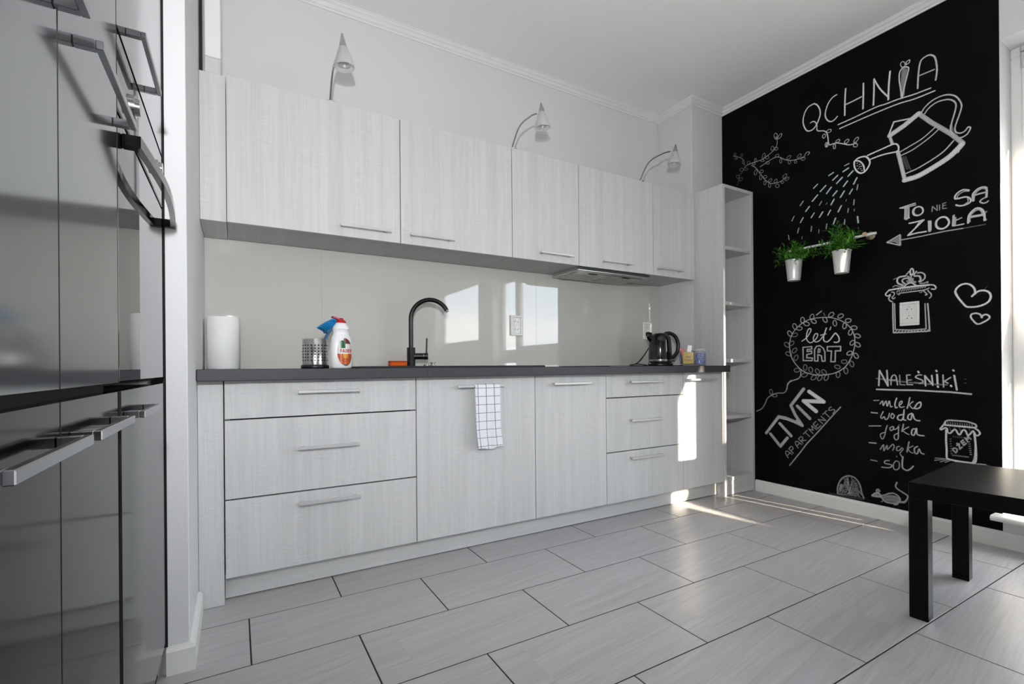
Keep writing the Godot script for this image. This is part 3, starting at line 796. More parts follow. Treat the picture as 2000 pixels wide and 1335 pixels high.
	for a in 7:
		var an0 := 0.9 + a * 0.05; var an1 := an0 + 0.05
		var p := []; var nn := []
		for q in [[an0, 0.070], [an0, 0.160], [an1, 0.160], [an1, 0.070]]:
			var rr := 0.0752 if q[1] < 0.1 else 0.0715
			p.append(V(rr * cos(q[0]), q[1], rr * sin(q[0]))); nn.append(V(cos(q[0]), 0, sin(q[0])))
		quad_s(gw, p, nn, [Vector2.ZERO, Vector2.ZERO, Vector2.ZERO, Vector2.ZERO])
	mk("water_gauge", gw, mat(rgb(120, 122, 124), 0.1), k)
	var c := smooth_path([V(2.698, 1.070, 0.045), V(2.700, 1.035, 0.075), V(2.655, 0.985, 0.075), V(2.610, 0.92, 0.06), V(2.545, 0.865, 0.06), V(2.470, y + 0.006, 0.075), V(2.440, y + 0.0088, 0.10), V(2.475, y + 0.014, 0.135), V(2.505, y + 0.006, 0.19)], 8)
	st = S(); tube(st, c, 0.0036, 8); mk("cord", st, M.black, k).position = -k.position
	st = S(); tube(st, [V(2.690, 1.068, 0.014), V(2.690, 1.068, 0.034), V(2.696, 1.069, 0.050)], [0.018, 0.017, 0.009], 18); mk("plug", st, M.black, k).position = -k.position
	# tumbler with sachets, and the blue jar
	var g := thing("glass_tumbler", "glass tumbler holding a yellow packet and sachets, right of the kettle", "tumbler", V(2.630, y, 0.420))
	st = S(); lathe(st, Vector3.ZERO, [[0.0, 0.001], [0.036, 0.0], [0.040, 0.008], [0.046, 0.060], [0.049, 0.095], [0.047, 0.095], [0.044, 0.060], [0.037, 0.012], [0.0, 0.010]], 36); mk("glass", st, M.glass, g)
	var pk := thing("tea_packet", "yellow packet with dark print inside the glass tumbler", "packet", V(2.618, y + 0.0125, 0.432))
	pk.rotation.y = -0.87
	st = S(); box(st, V(-0.033, 0, -0.006), V(0.033, 0.075, 0.006), 0.003); mk("pouch", st, M.yellow, pk)
	for q in [-0.012, 0.0, 0.012]:
		st = S(); tube(st, [V(q, 0.044, 0.0058), V(q, 0.044, 0.0066)], 0.0046 if q == 0.0 else 0.0034, 10); mk("print", st, M.navy if q == 0.0 else mat(rgb(150, 70, 30), 0.6), pk)
	st = S(); box(st, V(-0.024, 0.020, 0.0058), V(0.024, 0.026, 0.0064), 0.0); mk("print", st, mat(rgb(170, 120, 20), 0.6), pk)
	var sachets := [["red", V(-0.012, 0.018, 0.004), 0.30, 0.10], ["white", V(0.010, 0.020, -0.006), -0.15, 0.112], ["navy", V(0.022, 0.014, -0.014), -0.35, 0.090], ["navy", V(-0.020, 0.014, -0.012), 0.1, 0.086]]
	var names := {"red": "red", "white": "white", "navy": "dark blue"}
	for i in sachets.size():
		var s: Array = sachets[i]
		var o := thing("sugar_sachet", "%s paper sachet sticking out of the glass tumbler%s" % [names[s[0]], "" if i < 2 else (", right side" if i == 2 else ", left side")], "sachet", V(2.630, y, 0.412) + s[1], "sachets in the tumbler")
		o.rotation = V(0, -0.87, s[2])
		st = S(); box(st, V(-0.013, 0, -0.0015), V(0.013, s[3], 0.0015), 0.001); mk("paper", st, M[s[0]], o)
	var j := thing("storage_jar", "clear lidded jar full of blue sachets next to the tower", "jar", V(2.738, y, 0.420))
	st = S(); lathe(st, Vector3.ZERO, [[0.0, 0.001], [0.038, 0.0], [0.041, 0.006], [0.041, 0.085], [0.034, 0.097], [0.032, 0.097], [0.038, 0.085], [0.038, 0.008], [0.0, 0.006]], 36); mk("glass", st, M.glass, j)
	st = S(); lathe(st, Vector3.ZERO, [[0.0, 0.0975], [0.034, 0.0975], [0.035, 0.102], [0.030, 0.110], [0.0, 0.112]], 32); mk("lid", st, M.shade, j)
	var bl := noise_bytes(128, 128, 128, 128, 0.09, 91, 2)
	var bo := PackedByteArray(); bo.resize(128 * 128 * 3)
	for i in 128 * 128:
		var v: bool = bl[i] > 140
		bo[i * 3] = 150 if v else 44; bo[i * 3 + 1] = 176 if v else 62; bo[i * 3 + 2] = 214 if v else 150
	var bm := mat(Color.WHITE, 0.6); bm.albedo_texture = ImageTexture.create_from_image(Image.create_from_data(128, 128, false, Image.FORMAT_RGB8, bo)); bm.uv1_scale = Vector3(3, 10, 1)
	st = S(); lathe(st, Vector3.ZERO, [[0.0, 0.0085], [0.036, 0.009], [0.0365, 0.08], [0.0, 0.082]], 28); mk("sachet_filling", st, bm, j).set_meta("kind", "stuff")
	make_towel()

func make_soap(at: Vector3):
	var o := thing("soap_bottle", "white washing-up liquid bottle with a red cap and fruit label", "bottle", at)
	o.rotation.y = 0.45
	var prof := [[0.0, 0.0], [0.044, 0.0], [0.049, 0.006], [0.050, 0.05], [0.049, 0.10], [0.042, 0.130], [0.035, 0.146], [0.035, 0.155], [0.0375, 0.163]]
	var st := S(); lathe(st, Vector3.ZERO, prof, 40, 1.0, 0.62); mk("body", st, M.white, o)
	st = S(); lathe(st, Vector3.ZERO, [[0.0365, 0.1632], [0.0355, 0.172], [0.026, 0.184], [0.0225, 0.190], [0.020, 0.192], [0.0, 0.192]], 36, 1.0, 0.75); mk("collar", st, M.white, o)
	st = S(); lathe(st, V(0.001, 0, 0), [[0.0205, 0.1922], [0.0195, 0.199], [0.012, 0.204], [0.007, 0.212], [0.0, 0.213]], 24); var cap := mk("cap", st, M.red, o)
	st = S(); strap(st, [V(-0.008, 0.203, 0), V(-0.026, 0.211, 0.0), V(-0.042, 0.214, 0.0)], V(0, 0, 1), 0.0075, 0.0028); mk("cap_lid", st, M.red, cap)
	# oval label following the front of the bottle
	var w := 96; var h := 160
	var im := Image.create(w, h, false, Image.FORMAT_RGB8)
	var n := FastNoiseLite.new(); n.seed = 3; n.frequency = 0.08
	for j in h:
		for i in w:
			var u := (i + 0.5) / w * 2.0 - 1.0; var v := (j + 0.5) / h
			var c := rgb(242, 240, 238)
			if v < 0.20: c = rgb(120, 58, 48) if u > -0.2 else c
			if v < 0.36 and absf(u + 0.35) < 0.3 and v > 0.08: c = rgb(24, 92, 52)
			if v > 0.56:
				var q := n.get_noise_2d(i, j)
				c = rgb(196, 66, 28) if q > 0.05 else (rgb(226, 120, 50) if q > -0.25 else rgb(150, 60, 30))
				if v < 0.72 and absf(u) < 0.35: c = rgb(222, 150, 40)
			if v > 0.93: c = rgb(96, 104, 96)
			im.set_pixel(i, j, c)
	var lm := mat(Color.WHITE, 0.3); lm.albedo_texture = ImageTexture.create_from_image(im)
	st = S()
	var rows := 14; var cols := 10
	for j in rows:
		for i in cols:
			var p := []; var nn := []; var uv := []
			for q in [[i, j], [i, j + 1], [i + 1, j + 1], [i + 1, j]]:
				var v: float = float(q[1]) / rows
				var half := 0.037 * sqrt(maxf(0.0, 1.0 - pow(2.0 * v - 1.0, 2.0)) * 0.92 + 0.02)
				var x := (float(q[0]) / cols * 2.0 - 1.0) * half
				var yy := 0.126 - v * 0.116
				var r := 0.0503
				var z := 0.62 * sqrt(r * r - x * x) + 0.0006
				if yy > 0.100: z -= (yy - 0.100) * 0.13
				p.append(V(x, yy, z)); nn.append(V(x, 0, z).normalized()); uv.append(Vector2(x / 0.074 + 0.5, v))
			quad_s(st, p, nn, uv)
	mk("label", st, lm, o)
	var tm := TextMesh.new(); tm.text = "FAIRY"; tm.font_size = 24; tm.pixel_size = 0.00085; tm.depth = 0.0006
	var sf := SystemFont.new(); sf.font_names = PackedStringArray(["Droid Sans"]); sf.font_weight = 700; tm.font = sf
	tm.material = mat(rgb(190, 30, 40), 0.4)
	var t := MeshInstance3D.new(); t.name = "lettering"; t.mesh = tm; t.position = V(0, 0.073, 0.0323); o.add_child(t)

func make_towel():
	# a checked tea towel hung over the handle of the sink cabinet
	var o := thing("tea_towel", "white tea towel with thin dark checks hung over the sink cabinet handle", "towel")
	var w := 256; var h := 512
	var im := Image.create(w, h, false, Image.FORMAT_RGB8); im.fill(rgb(236, 238, 244))
	var wv := FastNoiseLite.new(); wv.seed = 2; wv.frequency = 0.5
	for j in h:
		for i in w:
			var q := wv.get_noise_2d(i * 0.7, j * 0.7) * 5.0
			var dk := 0.0
			if posmod(i - 22, 84) < 7: dk += 0.62
			if posmod(j - 40, 64) < 5: dk += 0.5
			var v := (236.0 + q) * (1.0 - minf(dk, 0.8)) + 60.0 * minf(dk, 0.8)
			im.set_pixel(i, j, Color(v / 255.0, (v + 1) / 255.0, (v + 7) / 255.0))
	var m := mat(Color.WHITE, 0.95); m.albedo_texture = ImageTexture.create_from_image(im)
	m.rim_enabled = true; m.rim = 0.3
	for layer in 2:
		var st := S()
		var nx := 24; var ny := 44
		var zb := Z_DOOR + 0.0285
		var grid := []
		for j in ny + 1:
			var row := []
			for i in nx + 1:
				var u := float(i) / nx; var v := float(j) / ny
				var width := 0.126
				var L := 0.286 if layer == 0 else 0.262
				var x := 1.050 + u * width
				# over the bar, then down the front (layer 0) or the back (layer 1)
				var s := v * (L + 0.016)
				var y: float; var z: float
				if s < 0.016:
					var a := PI / 2 - (s / 0.016) * PI / 2
					y = 0.755 + 0.0085 * sin(a) - 0.0005; z = zb + (0.0085 * cos(a)) * (1 if layer == 0 else -1)
				else:
					y = 0.755 - (s - 0.016); z = zb + (0.0085 if layer == 0 else -0.0085)
				var fall := smoothstep(0.0, 1.0, v)
				z += (0.004 * sin(u * 9.0 + 0.6) + 0.003 * sin(u * 17.0 + v * 3.0)) * fall * (1 if layer == 0 else 0.5)
				x += fall * (0.012 * v + 0.003 * sin(v * 7.0)) + (0.004 if layer == 1 else 0.0)
				if j == ny: y += 0.004 * sin(u * 6.0 + 1.0) + (0.010 * smoothstep(0.55, 0.75, u) if layer == 0 else 0.0)
				row.append(V(x, y, z))
			grid.append(row)
		for j in ny:
			for i in nx:
				var p := [grid[j][i], grid[j + 1][i], grid[j + 1][i + 1], grid[j][i + 1]]
				var nn := []
				for q in [[i, j], [i, j + 1], [i + 1, j + 1], [i + 1, j]]:
					var ax: Vector3 = grid[q[1]][mini(q[0] + 1, nx)] - grid[q[1]][maxi(q[0] - 1, 0)]
					var ay: Vector3 = grid[mini(q[1] + 1, ny)][q[0]] - grid[maxi(q[1] - 1, 0)][q[0]]
					var n0: Vector3 = ax.cross(ay).normalized()
					if n0.z < 0: n0 = -n0
					nn.append(n0)
				var uv := []
				for q in [[i, j], [i, j + 1], [i + 1, j + 1], [i + 1, j]]: uv.append(Vector2(float(q[0]) / nx, float(q[1]) / ny))
				quad_s(st, p, nn, uv)
				# the back of the cloth, 1.5 mm behind
				var p2 := []; var n2 := []
				for q in 4: p2.append(p[q] - nn[q] * 0.0015); n2.append(-nn[q])
				quad_s(st, p2, n2, uv)
		mk("front_fall" if layer == 0 else "back_fall", st, m, o)

# ---------------------------------------------------------------- lamps on the wall cabinets
func make_lamps():
	var q := [[V(0.528, 2.300, 0.345), V(0.538, 2.152, 0.345), V(0.486, 2.004, 0.285), V(0.512, 2.205, 0.342), "leftmost of the three arched glass spot lamps on the wall cabinets"],
		[V(1.564, 2.276, 0.345), V(1.575, 2.139, 0.345), V(1.412, 2.004, 0.285), V(1.540, 2.212, 0.340), "middle one of the three arched glass spot lamps on the wall cabinets"],
		[V(2.617, 2.288, 0.345), V(2.602, 2.149, 0.345), V(2.350, 2.004, 0.285), V(2.572, 2.232, 0.340), "rightmost of the three arched glass spot lamps on the wall cabinets"]]
	for a in q:
		var o := thing("cabinet_lamp", a[4], "lamp", a[2], "spot lamps above the wall cabinets")
		var base: Vector3 = a[2]; var tip: Vector3 = a[0] - base; var rim: Vector3 = a[1] - base; var att: Vector3 = a[3] - base
		var st := S(); lathe(st, Vector3.ZERO, [[0.0, 0.0], [0.030, 0.0], [0.030, 0.006], [0.010, 0.012], [0.0, 0.012]], 24); mk("foot", st, M.chrome, o)
		st = S(); tube(st, smooth_path([V(0, 0.008, 0), att * 0.45 + V(-att.x * 0.16, 0.035, -0.004), att * 0.8 + V(-att.x * 0.07, 0.022, 0), att], 8), 0.0040, 10); mk("arm", st, M.arm, o)
		var axis := (tip - rim); var ln := axis.length(); axis = axis / ln
		var hold := Node3D.new(); hold.name = "head"; hold.position = rim; o.add_child(hold)
		hold.basis = Basis(Quaternion(Vector3.UP, axis))
		st = S(); lathe(st, Vector3.ZERO, [[0.0420, 0.0], [0.0435, 0.008], [0.034, 0.040], [0.018, 0.085], [0.016, 0.085], [0.032, 0.040], [0.0412, 0.009], [0.0400, 0.001], [0.0420, 0.0]], 36); mk("glass_shade", st, M.shade, hold)
		st = S(); lathe(st, Vector3.ZERO, [[0.0, 0.060], [0.015, 0.061], [0.0165, 0.086], [0.0145, 0.098], [0.004, ln - 0.004], [0.0, ln]], 24); mk("cap", st, M.steel, hold)
		st = S(); lathe(st, Vector3.ZERO, [[0.006, 0.060], [0.012, 0.045], [0.024, 0.016], [0.0245, 0.012]], 24); mk("reflector", st, mat(rgb(235, 235, 235), 0.4, 0.7), hold)
		st = S(); lathe(st, Vector3.ZERO, [[0.0245, 0.012], [0.015, 0.010], [0.0, 0.009]], 24); mk("bulb_glass", st, M.glass, hold)

# ---------------------------------------------------------------- on the chalkboard wall
func make_chalk_wall_things():
	socket("wall_socket", "white double wall socket inside the chalk-drawn picture frame", V(X_RIGHT - 0.0016, 1.100, 1.398), -PI / 2, 0.083, 0.122, 0.009)
	var r := thing("hanging_rail", "thin pale rail on the chalkboard wall carrying two small pots", "rail", V(X_RIGHT - 0.0016, 1.541, 1.0))
	var st := S(); tube(st, [V(-0.058, 0, -0.20), V(-0.058, 0, 0.275)], 0.007, 14); mk("rod", st, M.trim, r)
	for z in [-0.165, 0.225]:
		st = S(); tube(st, [V(0, 0.004, z), V(-0.006, 0.004, z), V(-0.0061, 0.004, z), V(-0.072, 0.004, z)], [0.022, 0.022, 0.010, 0.011], 18); mk("bracket", st, M.palewood, r)
	var labels := ["small metal pot with a bushy green plant, the further one on the rail", "small metal pot with a bushy green plant, the nearer and fuller one on the rail"]
	for k in 2:
		var z: float = [0.853, 1.118][k]
		var o := thing("potted_plant", labels[k], "plant", V(3.060, 1.350, z), "plants on the rail")
		st = S(); lathe(st, Vector3.ZERO, [[0.0, 0.0], [0.034, 0.0], [0.0355, 0.003], [0.034, 0.006], [0.038, 0.045], [0.0385, 0.047], [0.039, 0.050], [0.0455, 0.120], [0.0475, 0.122], [0.0475, 0.126], [0.0445, 0.126], [0.036, 0.012], [0.0, 0.012]], 36); mk("pot", st, M.pot, o)
		st = S(); lathe(st, Vector3.ZERO, [[0.0, 0.112], [0.0425, 0.110]], 20); mk("soil", st, mat(rgb(40, 30, 22), 0.95), o)
		st = S(); tube(st, smooth_path([V(0.046, 0.122, 0), V(0.066, 0.150, 0), V(0.052, 0.197, 0), V(0.030, 0.2, 0), V(0.018, 0.186, 0)], 5), 0.0018, 6); mk("hook", st, M.steel, o)
		var f1 := S(); var f2 := S(); var sm := S()
		var stems := 40 if k == 0 else 52
		for i in stems:
			var a := rng.randf() * TAU; var tilt := rng.randf_range(0.1, 1.25)
			var ln := rng.randf_range(0.07, 0.135) * (1.0 if k == 0 else 1.15)
			var d := V(sin(tilt) * cos(a), cos(tilt), sin(tilt) * sin(a) * 1.15)
			if d.x > 0.0: d.x *= 0.45
			if i < 3: d = V(-0.1, 1.0, 0.08 * (i - 1)); ln = 0.11 if k == 0 else 0.175
			d = d.normalized()
			var p0 := V(rng.randf_range(-0.02, 0.02), 0.112, rng.randf_range(-0.02, 0.02))
			var droop := V(0, -0.02 * tilt, 0)
			var sp := [p0, p0 + d * ln * 0.5, p0 + d * ln + droop]
			tube(sm, sp, 0.0011, 5, false)
			for l in 9:
				var t := 0.25 + 0.75 * l / 8.0
				var c: Vector3 = sp[0].lerp(sp[2], t)
				var side := d.cross(V(rng.randf_range(-1, 1), rng.randf_range(-1, 1), rng.randf_range(-1, 1))).normalized()
				var dir := (d * 0.75 + side * 0.9 + V(0, 0.1, 0)).normalized()
				leaf(f2 if rng.randf() < 0.34 else f1, c, dir, rng.randf_range(0.026, 0.048), rng.randf_range(0.0038, 0.0062))
		mk("stems", sm, M.green, o).set_meta("kind", "stuff")
		mk("foliage", f1, M.green, o).set_meta("kind", "stuff")
		mk("young_foliage", f2, M.green2, o).set_meta("kind", "stuff")

func leaf(st: SurfaceTool, c: Vector3, d: Vector3, ln: float, w: float):
	var s := d.cross(V(rng.randf_range(-0.4, 0.4), 1, rng.randf_range(-0.4, 0.4))).normalized()
	var n := s.cross(d).normalized()
	var m := c + d * ln * 0.4 + n * 0.002
	var e := c + d * ln - n * 0.004
	tri(st, c, m - s * w, m, (n + s * 0.25).normalized()); tri(st, c, m, m + s * w, (n - s * 0.25).normalized())
	tri(st, m - s * w, e, m, (n + s * 0.25).normalized()); tri(st, m, e, m + s * w, (n - s * 0.25).normalized())

# ---------------------------------------------------------------- table
func make_table():
	var o := thing("side_table", "low square black side table with thick straight legs", "table", V(2.352, 0, 2.042))
	o.rotation.y = 0.094
	mk("tabletop", B(V(-0.276, 0.398, -0.276), V(0.276, 0.448, 0.276), 0.0015), M.blackwood, o)
	for x in [-0.276, 0.226]:
		for z in [-0.276, 0.226]:
			mk("leg", B(V(x, 0.0, z), V(x + 0.05, 0.3975, z + 0.05), 0.0015), M.blackwood, o)

	var d := thing("wall_table", "narrow white table standing by the window, outside the picture to the right", "table", V(2.86, 0, 2.365))
	mk("tabletop", B(V(-0.20, 0.722, -0.275), V(0.22, 0.750, 0.275), 0.003), M.white, d)
	for x in [-0.19, 0.17]:
		for z in [-0.265, 0.225]: mk("leg", B(V(x, 0.0, z), V(x + 0.04, 0.7215, z + 0.04), 0.002), M.white, d)

# ---------------------------------------------------------------- chalk drawings
# strokes on the chalkboard: [width mm, strength %, 1 = curved, 1 = bluish, then z, y pairs in mm along the wall]
func chalk_texture() -> ImageTexture:
	var w := 1152; var h := 2048
	var grain := noise_bytes(w, h, w, h, 0.42, 17, 2)
	var dust := noise_bytes(w, h, 288, 512, 0.02, 27, 3)
	var out := PackedByteArray(); out.resize(w * h * 3)
	for i in w * h:
		var v := 3 + (4 if dust[i] > 165 else (2 if dust[i] > 140 else 0)) + (2 if grain[i] > 150 else 0)
		out[i * 3] = v; out[i * 3 + 1] = v; out[i * 3 + 2] = v + 1
	for s in CHALK:
		var pts := []
		for k in range(4, s.size(), 2):
			pts.append(Vector2((s[k] - 300.0) * 0.8, (2620.0 - s[k + 1]) * 0.8))
		if s[2] == 1 and pts.size() > 2: pts = smooth_path(pts, 5)
		var r: float = s[0] * 0.4
		var op: float = s[1] / 100.0
		for k in pts.size() - 1:
			var a: Vector2 = pts[k]; var b: Vector2 = pts[k + 1]
			var d := b - a; var l2 := maxf(d.length_squared(), 1e-6)
			for y in range(maxi(int(minf(a.y, b.y) - r - 1), 0), mini(int(maxf(a.y, b.y) + r + 2), h)):
				for x in range(maxi(int(minf(a.x, b.x) - r - 1), 0), mini(int(maxf(a.x, b.x) + r + 2), w)):
					var p := Vector2(x + 0.5, y + 0.5)
					var t := clampf((p - a).dot(d) / l2, 0.0, 1.0)
					var q := (p - a - d * t).length()
					var cov := clampf(r - q + 0.5, 0.0, 1.0)
					if cov <= 0.0: continue
					var i := y * w + x
					var g := grain[i] / 255.0
					var v := mini(252, int(285.0 * op * cov * clampf(0.42 + g * 1.15 - 0.22 * q / r, 0.15, 1.0)))
					if s[3] == 1:
						if v * 9 / 10 > out[i * 3]: out[i * 3] = v * 9 / 10
					elif v > out[i * 3]: out[i * 3] = v
					if v > out[i * 3 + 1]: out[i * 3 + 1] = v
					if v > out[i * 3 + 2]: out[i * 3 + 2] = v
	var im := Image.create_from_data(w, h, false, Image.FORMAT_RGB8, out)
	return ImageTexture.create_from_image(im)

